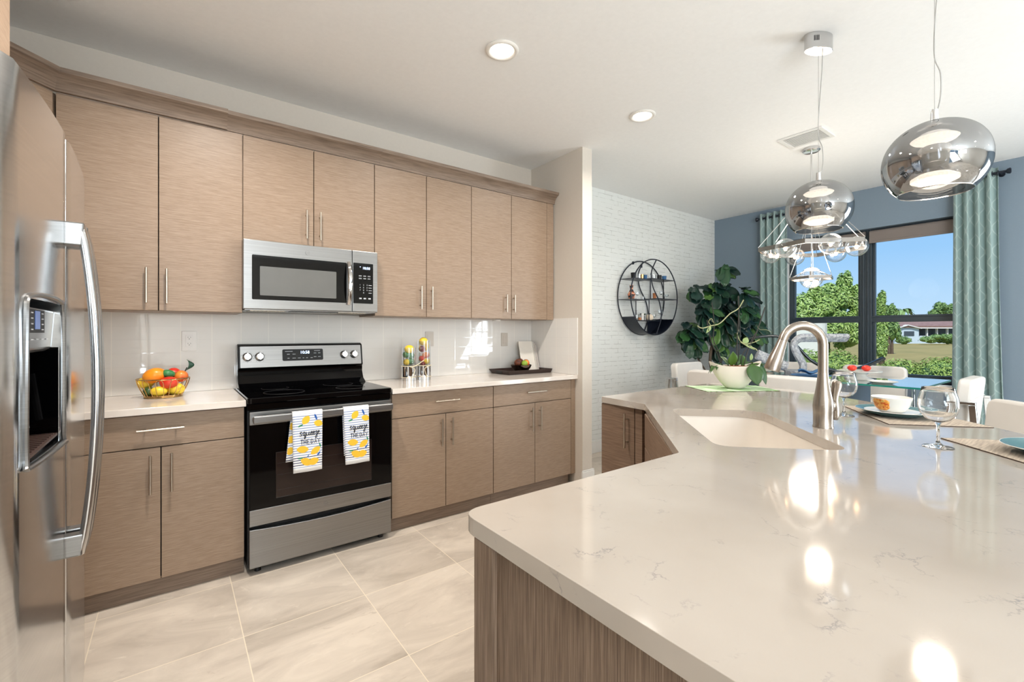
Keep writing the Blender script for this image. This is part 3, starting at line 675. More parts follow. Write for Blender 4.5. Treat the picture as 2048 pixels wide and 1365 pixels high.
    rk = B(); rk.tube([(0.430, yf-0.0035, 0.381), (0.936, yf-0.0035, 0.381), (0.936, yf-0.0035, 0.619), (0.430, yf-0.0035, 0.619)], 0.0010, 4, closed=True)
    for z in (0.42, 0.50, 0.56): rk.box(0.436, 0.930, yf-0.0036, yf-0.0031, z, z+0.0012)
    part('oven_rack_lines', rk, 'ringgrey', dr)
    # handle: broad flat bar, ends swept into the door
    hz = 0.808; o = B(); o.box(x0+0.015, x1-0.015, yf-0.062, yf-0.040, hz-0.020, hz+0.020)
    for x in (x0+0.015, x1-0.045): o.box(x, x+0.03, yf-0.042, yf-0.005, hz-0.014, hz+0.014)
    part('door_handle', o, 'steel', dr, bevel=0.007, seg=3)
    def badge(x, z, y, par):
        q = B(); F = Matrix(((1, 0, 0, x), (0, 0, -1, y), (0, 1, 0, z), (0, 0, 0, 1)))
        q.lathe([(0, 0), (0.013, 0), (0.013, 0.002), (0, 0.002)], (0, 0, 0), 28, F); q.mi = 1
        q.tube([F @ Vector((0.0115*cos(a*pi/16), 0.0115*sin(a*pi/16), 0.0022)) for a in range(32)], 0.0006, 5, closed=True)
        q.text('GE', 0.013, F @ Matrix.Translation((0, -0.0045, 0.0021)), 0.0003, shear=0.3)
        part('round_badge', q, ['steel', 'grey_p'], par)
    badge(xm-0.005, 0.297, yf-0.0045, dr)
    # bottom drawer with an arched pull line
    o = B(); pl = [(x0+0.005, 0.040), (x1-0.005, 0.040), (x1-0.005, 0.238)]
    pl += [(xm+0.36*cos(a), 0.238-0.016*sin(a)**2) for a in [pi*k/12 for k in range(1, 12)]] + [(x0+0.005, 0.238)]
    o.prism(pl, yf-0.002, yf+0.03, axis='y'); part('storage_drawer', o, 'steel', t, bevel=0.003)
    return yf, badge
YF, badge = stove()
# ================================================================ microwave
def microwave():
    x0, x1, z0, z1, y0 = 0.304, 1.060, 1.380, 1.768, 2.885
    t = thing('microwave_oven', 'stainless over-the-range microwave with black window and keypad', 'microwave', ((x0+x1)/2, 3.1, z0))
    o = B(); o.box(x0+0.003, x1-0.003, y0+0.03, YW-0.001, z0+0.004, z1); part('oven_body', o, 'black_m', t)
    xd = 0.898
    def panel(xa, xb, hole, name):
        q = B(); q.box(xa, xb, y0, y0+0.028, z0, z1) ; return part(name, q, 'steel', t, bevel=0.004)
    d = panel(x0, xd-0.001, None, 'microwave_door'); k = panel(xd+0.001, x1, None, 'control_column')
    o = B(); o.prism(rrect(0.347, 0.862, 1.434, 1.684, 0.006), y0-0.003, y0-0.0004, axis='y'); part('black_glass', o, 'black', d, bevel=0.001)
    o = B(); o.prism(rrect(0.386, 0.800, 1.458, 1.622, 0.004), y0-0.0042, y0-0.0031, axis='y'); part('viewing_window', o, 'mwglass', d)
    o = B(); n = 12; pts = [(0.8735, y0-0.010-0.034*sin(pi*i/n)**0.7, 1.425+0.262*i/n) for i in range(n+1)]
    o.tube(pts, [0.008+0.003*sin(pi*i/n) for i in range(n+1)], 12, flat=(1.0, 1.4)); part('door_handle', o, 'chrome', d, smooth=True)
    badge(0.635, 1.722, y0-0.0004, d)
    o = B(); o.prism(rrect(0.904, 1.030, 1.434, 1.690, 0.004), y0-0.003, y0-0.0004, axis='y'); kp = part('keypad_panel', o, 'black', k, bevel=0.001)
    F = lambda x, z: Matrix(((1, 0, 0, x), (0, 0, -1, y0-0.0032), (0, 1, 0, z), (0, 0, 0, 1)))
    q = B(); q.text('10:58', 0.022, F(0.985, 1.652)); q.box(0.945, 0.949, y0-0.0036, y0-0.0031, 1.664, 1.668); part('clock_digits', q, 'lcd', k)
    q = B()
    for r_, row in enumerate((['1', '2', '3'], ['4', '5', '6'], ['7', '8', '9'], ['', '0', ''])):
        for c_, s_ in enumerate(row):
            if s_: q.text(s_, 0.012, F(0.946+0.022*c_, 1.548-0.0165*r_))
        q.box(0.992+0.008, 1.020, y0-0.0036, y0-0.0031, 1.550-0.0165*r_, 1.553-0.0165*r_)
    for z in (1.610, 1.606, 1.594, 1.590):
        for x in (0.938, 0.966, 0.994): q.box(x, x+0.018, y0-0.0036, y0-0.0031, z, z+0.0018)
    for x in (0.940, 0.968, 0.998): q.box(x, x+0.016, y0-0.0036, y0-0.0031, 1.462, 1.470)
    part('keypad_print', q, 'print', k)
    o = B(); o.box(x0+0.01, x1-0.01, y0+0.012, 3.2, z0-0.004, z0+0.004); u = part('vent_base', o, 'steel', t)
    for xa, xb in ((x0+0.04, x0+0.22), (x1-0.24, x1-0.06)):
        q = B(); q.box(xa, xb, y0+0.05, y0+0.22, z0-0.007, z0-0.004)
        for i in range(9): xx = xa+0.01+i*(xb-xa-0.02)/8; q.box(xx-0.002, xx+0.002, y0+0.055, y0+0.215, z0-0.009, z0-0.007)
        part('grease_filter', q, 'nickel', u)
    o = B(); o.box(0.55, 0.82, y0+0.03, y0+0.10, z0-0.008, z0-0.004); part('cooktop_lamp', o, 'black', u)
microwave()

# ================================================================ refrigerator (bowed side-by-side doors facing +X)
def fridge():
    Y0, Y1, YS = 1.235, 2.165, 1.700; ZT_, ZB_ = 1.772, 0.085
    t = thing('refrigerator', 'stainless side-by-side refrigerator with ice dispenser at the left edge', 'refrigerator', (-0.65, 1.70, 0))
    o = B(); o.box(-1.02, -0.345, Y0+0.01, Y1-0.01, 0.02, 1.76); part('fridge_body', o, 'grey_p', t, bevel=0.004)
    o = B(); o.box(-0.345, -0.315, Y0+0.02, Y1-0.02, 0.015, 0.08); part('bottom_grille', o, 'black_m', t)
    bow = lambda y: -0.230-0.020*((y-1.700)/0.465)**2
    def door(name, a, c, hole=None):
        o = B(); n = 14; r = 0.016
        ys = [a+(c-a)*i/n for i in range(n+1)]
        outer = [(bow(a)-r, a), (bow(a)-r*0.3, a+r*0.3)] + [(bow(y), y) for y in ys[1:-1]] + [(bow(c)-r*0.3, c-r*0.3), (bow(c)-r, c)]
        poly = outer + [(-0.34, c), (-0.34, a)]
        if hole is None: o.prism(poly, ZB_, ZT_); return part(name, o, 'steel_fridge', t, smooth=50, bevel=0.003)
        ha, hc, hz0, hz1 = hole
        # strips around the dispenser opening
        def sub(y0, y1, z0, z1):
            yy = [y0]+[y for y in ys if y0 < y < y1]+[y1]
            pl = []
            for y in yy:
                x = bow(y)
                if y <= a+1e-6 or y >= c-1e-6: x -= r
                pl.append((x, y))
            pl2 = pl + [(-0.34, y1), (-0.34, y0)]
            o.prism(pl2, z0, z1)
        e0 = a; 
        sub(a, ha, ZB_, ZT_); sub(hc, c, ZB_, ZT_); sub(ha, hc, ZB_, hz0); sub(ha, hc, hz1, ZT_)
        bmesh.ops.remove_doubles(o.bm, verts=o.bm.verts, dist=0.0002)
        return part(name, o, 'steel_fridge', t, smooth=50)
    HA, HC, HZ0, HZ1 = 1.325, 1.612, 0.975, 1.318
    fd = door('freezer_door', Y0, YS-0.003, (HA, HC, HZ0, HZ1)); rd = door('fridge_door', YS+0.003, Y1)
    g = B(); g.box(-0.31, -0.250, YS-0.003, YS+0.003, ZB_+0.01, ZT_-0.01); part('door_gasket', g, 'white', t)
    # dispenser
    o = B(); o.box(-0.335, -0.325, HA, HC, HZ0, HZ1); o.box(-0.335, bow(HA)-0.004, HA-0.001, HA+0.004, HZ0, 1.21); o.box(-0.335, bow(HC)-0.004, HC-0.004, HC+0.001, HZ0, 1.21); o.box(-0.335, -0.25, HA, HC, HZ0, HZ0+0.012)
    part('dispenser_cavity', o, 'black', fd)
    o = B(); o.prism([(-0.325, 1.212), (-0.262, 1.200), (-0.249, 1.208), (-0.243, 1.300), (-0.325, 1.317)], HA+0.002, HC-0.002, axis='y')
    # axis='y' expects (x,z)
    pn = part('dispenser_panel', o, 'steel', fd, bevel=0.004)
    o = B(); o.box(-0.2460, -0.2420, 1.360, 1.500, 1.246, 1.297); part('touch_pad', o, 'black_m', fd)
    o = B(); o.box(-0.2421, -0.2410, 1.408, 1.452, 1.254, 1.294); part('lcd_screen', o, mat('blue_lcd', (70, 90, 130), 0.3, emit=(90, 120, 190), es=0.3), fd)
    q = B()
    for yy in (1.382, 1.478):
        for i in range(4): q.box(-0.2421, -0.2411, yy-0.008, yy+0.008, 1.252+0.012*i, 1.2545+0.012*i)
    for i in range(5): q.box(-0.2470, -0.2452, 1.345+0.048*i, 1.367+0.048*i, 1.230, 1.2325)
    part('panel_print', q, 'print', fd)
    o = B()
    o.tube(smoothpts([(bow(HA)+0.003, HA-0.004, 1.15), (bow(HA)+0.003, HA-0.004, 0.99), (bow(HA)+0.008, HA+0.012, 0.970), (bow(HC)+0.008, HC-0.012, 0.970), (bow(HC)+0.003, HC+0.004, 0.99), (bow(HC)+0.003, HC+0.004, 1.29), (bow(HC)+0.003, HC-0.03, 1.322), (bow(1.47)+0.004, 1.47, 1.330), (bow(HA)+0.003, HA+0.02, 1.322), (bow(HA)+0.003, HA-0.004, 1.29)], 4), 0.0055, 8, closed=True)
    part('dispenser_surround', o, 'steel', fd, smooth=True)
    o = B(); o.box(-0.325, -0.236, HA+0.006, HC-0.006, 0.988, 0.994)
    for i in range(11): yy = HA+0.02+i*0.0235; o.box(-0.318, -0.240, yy, yy+0.008, 0.994, 0.997)
    part('drip_grille', o, mat('brown_grille', (70, 52, 46), 0.4), fd)
    o = B(); o.cyl((-0.30, 1.54, 1.14), (-0.285, 1.54, 1.02), 0.012, 12); part('dispenser_lever', o, 'grey_p', fd)
    # handles
    for yy, par in ((YS-0.030, fd), (YS+0.030, rd)):
        o = B(); n = 20; pts = []; rr = []
        for i in range(n+1):
            k = i/n; z = 0.655+0.880*k; x = -0.203+0.034*sin(pi*k)**0.7
            pts.append((x, yy, z)); rr.append(0.0150)
        o.tube(pts, rr, 14, flat=(0.75, 1.15)); hd = part('door_handle', o, 'satin', par, smooth=True)
        for z0, z1 in ((0.652, 0.710), (1.478, 1.540)):
            q = B(); q.prism([(-0.236, z0), (-0.196, z0), (-0.192, z1), (-0.236, z1)], yy-0.017, yy+0.017, axis='y'); part('handle_bracket', q, 'steel', hd, bevel=0.004)
    o = B(); o.box(-0.36, -0.27, Y0+0.01, Y0+0.07, ZT_, ZT_+0.018); o.box(-0.36, -0.27, Y1-0.07, Y1-0.01, ZT_, ZT_+0.018); part('hinge_cover', o, 'grey_p', t, bevel=0.004)
fridge()

# ================================================================ island
ISL = [(0.443, -0.30), (0.443, 0.760), (1.165, 0.760), (1.835, 1.385), (1.857, 1.690), (3.05, 1.690), (3.05, 1.33), (2.99, 1.14), (2.905, 0.95), (2.80, 0.77), (2.67, 0.58), (2.53, 0.41), (2.40, 0.275), (2.24, 0.13), (2.06, 0.0), (1.86, -0.12), (1.64, -0.22), (1.40, -0.28), (1.20, -0.30)]
SK0 = Vector((1.330, 0.729)); SU = Vector((0.7071, 0.7071)); SV = Vector((0.7071, -0.7071))
SL, SD = 0.70, 0.375
SK0 = Vector((1.322, 0.735))
def skp(u, v): p = SK0+SU*u+SV*v; return (p.x, p.y)
def sink_loop(g=0.0, r=(0.06, 0.06, 0.10, 0.06)):
    return roundpoly([skp(-g, -g), skp(SL+g, -g), skp(SL+g, SD+g), skp(-g, SD+g)], [max(0.01, q+g) for q in r], 7)
def slab_hole(o, outer, inner, z0, z1):
    def lay(z):
        a = [o.bm.verts.new((p[0], p[1], z)) for p in outer]; c = [o.bm.verts.new((p[0], p[1], z)) for p in inner]
        E_ = []
        for L in (a, c):
            for i in range(len(L)): E_.append(o.bm.edges.new((L[i], L[(i+1) % len(L)])))
        bmesh.ops.triangle_fill(o.bm, use_beauty=True, edges=E_); return a, c
    a0, c0 = lay(z0); a1, c1 = lay(z1)
    for p, q in ((a0, a1), (c0, c1)):
        n = len(p)
        for i in range(n): o._f([p[i], p[(i+1) % n], q[(i+1) % n], q[i]])
outer = roundpoly(ISL, [0.03, 0.045, 0.012, 0.012, 0.02, 0.05]+[0]*(len(ISL)-6), 6)
o = B(); slab_hole(o, outer, sink_loop(), TOP-0.032, TOP)
one('island_worktop', o, 'quartz', 'large angled veined white quartz island worktop with a curved outer edge', 'countertop', origin=(1.7, 0.6, TOP-0.032), bevel=0.002)
# sink
def sink():
    t = thing('kitchen_sink', 'white undermount sink set diagonally in the island worktop', 'sink', (SK0.x+0.35, SK0.y, TOP-0.25))
    o = B(); zt = TOP-0.0325; loops = []
    spec = [(0.018, zt), (0.018, zt-0.012), (0.018, zt-0.22), (-0.02, zt-0.235)]
    L = [[(p[0], p[1], z) for p in sink_loop(g)] for g, z in spec]
    inn = [(0.004, zt), (0.002, zt-0.02), (-0.012, zt-0.17), (-0.03, zt-0.195), (-0.06, zt-0.203)]
    L2 = [[(p[0], p[1], z) for p in sink_loop(g, (0.07, 0.07, 0.10, 0.07))] for g, z in inn]
    rs = [o.ring(l) for l in L]
    for a, c in zip(rs, rs[1:]): o.bridge(a, c)
    o._f(rs[-1]); ri = [o.ring(l) for l in L2]
    for a, c in zip(ri, ri[1:]): o.bridge(a, c)
    o._f(ri[-1]); o.bridge(rs[0], ri[0])
    part('sink_bowl', o, 'sink', t, smooth=50)
    c = SK0+SU*(SL/2)+SV*(SD/2)
    o = B(); o.lathe([(0.022, 0.0), (0.045, 0.002), (0.047, 0.0), (0.047, -0.004)], (c.x, c.y, zt-0.199), 24); part('drain', o, 'nickel', t, smooth=True)
    p = SK0+SU*0.35+SV*(SD-0.0)
    o = B(); F = Matrix.Translation((1.842, 0.697, 0.832)) @ Matrix(((SU.x, 0, -SV.x, 0), (SU.y, 0, -SV.y, 0), (0, 1, 0, 0), (0, 0, 0, 1)))
    o.torus((0, 0, 0), 0.011, 0.003, seg=24); 
    for v in o.bm.verts: v.co = F @ v.co
    part('overflow_ring', o, 'nickel', t, smooth=True)
sink()
def inset(poly, d):
    out = []; n = len(poly)
    for i in range(n):
        p, a, c = Vector(poly[i]), Vector(poly[i-1]), Vector(poly[(i+1) % n])
        d1, d2 = (p-a).normalized(), (c-p).normalized(); n1, n2 = Vector((d1.y, -d1.x)), Vector((d2.y, -d2.x))
        m = (n1+n2).normalized(); out.append(p+m*(d/max(0.35, m.dot(n1))))
    return [(q.x, q.y) for q in out]
def island_base():
    t = thing('kitchen_island', 'taupe island cabinets with vertical-grain end panel under the quartz worktop', 'kitchen island', (1.4, 0.5, 0))
    zt = TOP-0.033
    core = [(0.475, -0.02), (0.475, 0.700), (1.160, 0.700), (1.885, 1.400), (1.885, 1.655), (2.62, 1.655), (2.62, 0.90), (1.90, 0.18), (1.65, -0.02)]
    cut = [(0.475, -0.02), (0.475, 0.700), (1.135, 0.700), (1.210, 0.772), (1.865, 1.402), (1.885, 1.430), (1.885, 1.655), (2.62, 1.655), (2.62, 1.05), (2.12, 0.55), (1.55, -0.02)]
    # two boxes and a diagonal carcass that leaves the sink free
    o = B()
    o.prism([(0.475, -0.02), (0.475, 0.700), (1.14, 0.700), (1.14, -0.02)], 0.0, zt)
    o.prism([(1.888, 1.47), (1.888, 1.655), (2.62, 1.655), (2.62, 1.33), (1.95, 1.33)], 0.0, zt)
    o.prism([(1.14, 0.700), (1.905, 1.43), (2.62, 1.33), (2.62, 1.0), (1.60, -0.02), (1.14, -0.02)], 0.0, zt-0.26)
    part('island_body', o, 'wood_isl', t)
    o = B(); p0, p1 = Vector((1.135, 0.700)), Vector((1.893, 1.427)); d = (p1-p0).normalized(); n = Vector((-d.y, d.x))
    o.prism([tuple(p0), tuple(p1), tuple(p1-n*0.018), tuple(p0-n*0.018)], 0.09, zt); part('diagonal_panel', o, 'wood_isl', t)
    o = B(); q0, q1 = p0+d*0.20+n*0.0, p1-d*0.14; o.prism([tuple(q0+n*0.018), tuple(q1+n*0.018), tuple(q1+n*0.0005), tuple(q0+n*0.0005)], 0.715, zt-0.004); part('false_drawer_front', o, 'wood_isl', t, bevel=0.002)
    mid = (q0+q1)/2
    for a, c in ((q0, mid-d*0.002), (mid+d*0.002, q1)):
        o = B(); o.prism([tuple(a+n*0.018), tuple(c+n*0.018), tuple(c+n*0.0005), tuple(a+n*0.0005)], 0.095, 0.708); part('door', o, 'wood_isl', t, bevel=0.002)
    o = B(); o.prism([(2.50, 1.3), (2.62, 1.3), (2.62, 1.0), (1.60, -0.02), (1.50, -0.02), (2.50, 1.0)], zt-0.26, zt-0.0005); part('back_panel', o, 'wood_v', t)
    o = B(); o.box(0.455, 0.4745, -0.10, 0.712, 0.0, zt); part('end_panel', o, 'wood_v', t, bevel=0.001, label='vertical-grain taupe end panel')
    o = B(); o.box(0.4435, 0.4548, 0.655, 0.712, 0.0, zt); 
    part('corner_stile', o, 'wood_v', t)
    # door at the far leg, facing -X
    o = B(); o.box(1.866, 1.8865, 1.472, 1.690, 0.095, zt-0.003); dd = part('door', o, 'wood_isl', t, bevel=0.001)
    bar_handle((1.866, 1.512, 0.66), (1.866, 1.512, 0.835), (-1, 0, 0), dd)
    o = B(); o.box(1.868, 1.8875, 1.425, 1.4675, 0.0, zt); part('filler_strip', o, 'wood_isl', t)
island_base()
def faucet():
    bx, by = 1.900, 0.651; t = thing('pull_down_faucet', 'brushed stainless gooseneck pull-down faucet behind the island sink', 'faucet', (bx, by, TOP))
    d = Vector((-0.7071, 0.7071, 0)); P0 = Vector((bx, by, TOP)); Z = Vector((0, 0, 1))
    o = B(); o.lathe([(0, 0), (0.033, 0), (0.033, 0.004), (0.031, 0.008), (0.0315, 0.055), (0.033, 0.075), (0.031, 0.10), (0.024, 0.135), (0.019, 0.17), (0.0165, 0.20)], tuple(P0), 28); part('faucet_body', o, 'nickel2', t, smooth=50)
    o = B(); Rr = 0.069; pts = [P0+Z*0.199, P0+Z*0.25]
    for k in range(0, 13): a = pi-k*pi/12*0.93; pts.append(P0+Z*(0.302)+d*(Rr+Rr*cos(a))+Z*Rr*sin(a))
    o.tube(pts, [0.0165]*len(pts), 18); sp = part('spout', o, 'nickel2', t, smooth=True)
    e = pts[-1]; dr = (pts[-1]-pts[-2]).normalized()
    o = B(); o.tube([e+dr*0.001, e+dr*0.03, e+dr*0.07, e+dr*0.108, e+dr*0.118], [0.0168, 0.019, 0.0245, 0.0275, 0.026], 20); part('spray_head', o, 'nickel2', t, smooth=40)
    # lever on the right side (towards +U of the sink)
    s_ = Vector((0.80, -0.60, 0)).normalized()
    o = B(); o.sph(P0+Z*0.078+s_*0.014, (0.027, 0.027, 0.027), 18); o.cyl(P0+Z*0.078+s_*0.028, P0+Z*0.078+s_*0.035, 0.021, 20); hb = part('valve_hub', o, 'nickel2', t, smooth=40)
    o = B(); c = P0+Z*0.062+s_*0.041
    o.tube(smoothpts([c-Z*0.035, c-Z*0.005+s_*0.002, c+Z*0.04, c+Z*0.085+s_*0.008, c+Z*0.108+s_*0.012], 4), [0.008, 0.010, 0.0115, 0.0122, 0.0122, 0.0118, 0.0112, 0.0106, 0.0102, 0.0105, 0.0112, 0.0122, 0.013, 0.0132, 0.0125, 0.010, 0.004], 14, flat=(0.62, 1.25)); part('lever', o, 'nickel2', t, smooth=True)
faucet()
# ================================================================ ceiling fittings
def can(x, y, label, power=10, grp='recessed ceiling lights'):
    t = thing('recessed_light', label, 'ceiling light', (x, y, CEIL), grp)
    o = B(); o.lathe([(0.062, -0.0005), (0.088, -0.0005), (0.090, -0.004), (0.084, -0.010), (0.074, -0.012), (0.066, -0.008), (0.062, -0.004)], (x, y, CEIL), 36); part('trim_ring', o, 'can', t, smooth=True)
    o = B(); o.lathe([(0, -0.005), (0.074, -0.005), (0.074, -0.003), (0, -0.003)], (x, y, CEIL), 32); part('lamp_lens', o, 'lamp', t)
    l = bpy.data.lights.new('can_lamp', 'AREA'); l.shape = 'DISK'; l.size = 0.15; l.energy = power; l.color = (1.0, 0.93, 0.85); l.spread = R(150)
    q = bpy.data.objects.new('can_lamp', l); C.objects.link(q); q.parent = t; q.location = (0, 0, -0.014)
can(1.411, 1.984, 'round recessed ceiling light above the microwave side of the kitchen')
can(2.62, 1.996, 'round recessed ceiling light nearer the white vent and end wall')
can(0.2, 1.98, 'round recessed ceiling light above the refrigerator side of the kitchen', 26)
for x, y in ((-0.2, 0.2), (0.4, -1.9), (2.3, -1.9), (4.2, -1.9), (2.3, -3.5), (4.2, -3.5), (0.4, -3.5)):
    can(x, y, 'round recessed ceiling light behind the viewpoint', 5)
def vent():
    x0, x1, y0, y1 = 3.80, 4.07, 1.31, 1.62
    t = thing('ceiling_vent', 'white rectangular louvred air vent in the ceiling', 'vent', ((x0+x1)/2, (y0+y1)/2, CEIL))
    o = B()
    for a, c, d, e_ in ((x0, x1, y0, y0+0.03), (x0, x1, y1-0.03, y1), (x0, x0+0.03, y0+0.0301, y1-0.0301), (x1-0.03, x1, y0+0.0301, y1-0.0301)): o.box(a, c, d, e_, CEIL-0.010, CEIL-0.0005)
    part('vent_frame', o, 'white', t, bevel=0.003)
    o = B(); o.box(x0+0.031, x1-0.031, y0+0.031, y1-0.031, CEIL-0.002, CEIL-0.0005); part('vent_backing', o, 'vent_dark', t)
    o = B()
    for i in range(11): x = x0+0.042+i*0.0185; o.box(x, x+0.009, y0+0.031, y1-0.031, CEIL-0.0085, CEIL-0.006)
    part('louvre_blades', o, 'white', t)
vent()
# ================================================================ island pendants
def pendant(x, y, label, canopy, dz=0.0):
    zt, zb, Rm = 2.005, 1.765, 0.148
    t = thing('pendant_light', label, 'pendant light', (x, y, zb), 'smoked mirror-glass pendants over the island')
    def prof(k=1.0):
        P = []
        zc, h = 1.880+dz, 0.141
        a0, a1 = math.asin(0.018/Rm), pi-math.asin(min(1, 0.098/Rm))
        for i in range(25):
            a = a0+(a1-a0)*i/24
            r = Rm*abs(sin(a))**0.93; z = zc+h*(1 if cos(a) > 0 else -1)*abs(cos(a))**0.97
            P.append((r*k, z))
        return P
    P = prof(); o = B(); o.lathe([(r, z) for r, z in P], (x, y, 0), 48); part('glass_shade', o, 'smoke', t, smooth=60)
    rim = P[-1]; o = B(); o.torus((x, y, rim[1]), rim[0], 0.0022, seg=48, sr=6); part('shade_rim', o, 'chrome', t, smooth=True)
    o = B(); o.lathe([(0, 0.045), (0.010, 0.045), (0.012, 0.0), (0.022, -0.002), (0.022, -0.010), (0, -0.010)], (x, y, P[0][1]), 20); part('cap', o, 'chrome', t, smooth=40)
    o = B(); o.lathe([(0, 0), (0.034, 0), (0.034, -0.055), (0.030, -0.06), (0, -0.06)], (x, y, 1.935+dz), 24); part('lamp_holder', o, 'chrome', t, smooth=40)
    o = B(); o.lathe([(0, 0.004), (0.060, 0.004), (0.066, 0), (0.060, -0.006), (0, -0.006)], (x, y, 1.962+dz), 36); part('upper_crystal_disc', o, 'crystal', t)
    o = B(); o.lathe([(0.0, 0.022), (0.046, 0.022), (0.066, 0.010), (0.066, 0.0), (0.045, -0.010), (0, -0.014)], (x, y, 1.815+dz), 36); part('lower_crystal_disc', o, 'crystal', t)
    top = P[0][1]+0.04
    o = B(); o.cyl((x, y, top), (x, y, CEIL-0.078), 0.0010, 6); part('suspension_wire', o, 'cord', t)
    o = B(); o.tube(smoothpts([(x+0.012, y, top-0.02), (x+0.020, y-0.012, top+0.05), (x+0.010, y-0.014, top+0.13), (x+0.0015, y, top+0.19), (x+0.0025, y, top+0.30), (x+0.014, y-0.01, top+0.52), (x+0.018, y-0.012, CEIL-0.078)], 6), 0.0020, 6); part('power_cord', o, 'cord', t, smooth=True)
    c = B(); el = [(x+canopy*0.075*cos(a)*cos(-0.5)-0.038*sin(a)*sin(-0.5), y+canopy*0.075*cos(a)*sin(-0.5)+0.038*sin(a)*cos(-0.5)) for a in [2*pi*k/40 for k in range(40)]]
    cx = (x, y)
    c.prism(el, CEIL-0.080, CEIL-0.0005); cn = part('canopy', c, 'satin', t, smooth=40, bevel=0.002)
    q = B()
    for k in range(4):
        a = 4.02+0.10*k; p = Vector((x+0.0755*cos(a)*cos(-0.5)-0.0385*sin(a)*sin(-0.5), y+0.0755*cos(a)*sin(-0.5)+0.0385*sin(a)*cos(-0.5), 0))
        q.box(p.x-0.0018, p.x+0.0018, p.y-0.001, p.y+0.001, CEIL-0.045, CEIL-0.020)
    part('vent_slots', q, 'print_d', cn)
    l = bpy.data.lights.new('pendant_lamp', 'POINT'); l.energy = 2.5; l.shadow_soft_size = 0.05; l.color = (1, 0.86, 0.72)
    lo = bpy.data.objects.new('pendant_lamp', l); C.objects.link(lo); lo.parent = t; lo.location = (0, 0, -0.03)
pendant(2.640, 0.925, 'smoked mirror globe pendant in front of the chandelier, its chrome canopy visible', 1)
pendant(2.155, 0.395, 'larger-looking smoked mirror globe pendant at upper right, in front of the wide curtain', 1, -0.03)

# ================================================================ hexagonal chandelier
def chandelier():
    cx, cy = 4.205, 1.525; t = thing('chandelier', 'chrome hexagonal chandelier with clear glass globes over the dining table', 'chandelier', (cx, cy, 1.70))
    o = B(); o.lathe([(0, 0), (0.062, 0), (0.064, -0.018), (0.055, -0.028), (0, -0.030)], (cx, cy, CEIL-0.0005), 28); part('canopy', o, 'chrome', t, smooth=40)
    o = B(); o.cyl((cx, cy, CEIL-0.03), (cx, cy, 2.44), 0.007, 12); o.sph((cx, cy, 2.44), 0.014, 12); part('stem', o, 'chrome', t, smooth=True)
    def hexring(z, r, h, name, ph):
        q = B(); Pn = [(cx+r*cos(ph+k*pi/3), cy+r*sin(ph+k*pi/3)) for k in range(6)]; Pi = [(cx+(r-0.012)*cos(ph+k*pi/3), cy+(r-0.012)*sin(ph+k*pi/3)) for k in range(6)]
        a = q.ring([(p[0], p[1], z) for p in Pn]); b_ = q.ring([(p[0], p[1], z+h) for p in Pn]); c = q.ring([(p[0], p[1], z+h) for p in Pi]); d = q.ring([(p[0], p[1], z) for p in Pi])
        q.bridge(a, b_); q.bridge(b_, c); q.bridge(c, d); q.bridge(d, a)
        part(name, q, 'gunmetal', t, bevel=0.0015); return Pn
    ph = 0.25
    P1 = hexring(1.925, 0.408, 0.034, 'large_hexagon_ring', ph); P2 = hexring(1.685, 0.165, 0.022, 'small_hexagon_ring', ph)
    o = B()
    for p in P1: o.cyl((p[0], p[1], 1.96), (cx, cy, 2.44), 0.0022, 6)
    part('support_rods', o, 'chrome', t, smooth=True)
    o = B()
    for k in (0, 2, 4): p = P2[k]; o.cyl((p[0], p[1], 1.705), (cx+(p[0]-cx)*0.55, cy+(p[1]-cy)*0.55, 1.93), 0.0018, 6); o.cyl((cx+(p[0]-cx)*0.55, cy+(p[1]-cy)*0.55, 1.93), (cx, cy, 2.30), 0.0018, 6)
    part('lower_rods', o, 'chrome', t, smooth=True)
    def globe(gx, gy, gz, r):
        q = B(); q.sph((gx, gy, gz), r, 32); g = part('glass_globe', q, 'clear', t, smooth=True)
        q = B(); q.sph((gx, gy, gz-0.005), (0.013, 0.013, 0.018), 12); part('bulb', q, 'bulb', g, smooth=True)
        return g
    for k in range(6):
        a = ph+k*pi/3+pi/6; gx, gy = cx+0.296*cos(a), cy+0.296*sin(a); globe(gx, gy, 1.925, 0.078)
        q = B(); q.cyl((cx+0.350*cos(a), cy+0.350*sin(a), 1.94), (gx+0.02*cos(a), gy+0.02*sin(a), 1.935), 0.010, 12); q.cyl((gx, gy, 1.93), (gx, gy, 1.965), 0.009, 12); part('lamp_socket', q, 'chrome', t, smooth=40)
    globe(cx, cy, 1.700, 0.085)
    q = B(); q.cyl((cx, cy, 1.715), (cx, cy, 1.79), 0.012, 14); q.cyl((cx, cy, 1.79), (cx, cy, 2.43), 0.0025, 6)
    for k in range(3): a = ph+k*2*pi/3; q.cyl((cx, cy, 1.78), (cx+0.155*cos(a), cy+0.155*sin(a), 1.70), 0.004, 8)
    part('centre_socket', q, 'chrome', t, smooth=40)
    l = bpy.data.lights.new('chandelier_lamp', 'POINT'); l.energy = 15; l.shadow_soft_size = 0.15; l.color = (1, 0.88, 0.74)
    lo = bpy.data.objects.new('chandelier_lamp', l); C.objects.link(lo); lo.parent = t; lo.location = (0, 0, 0.12)
chandelier()

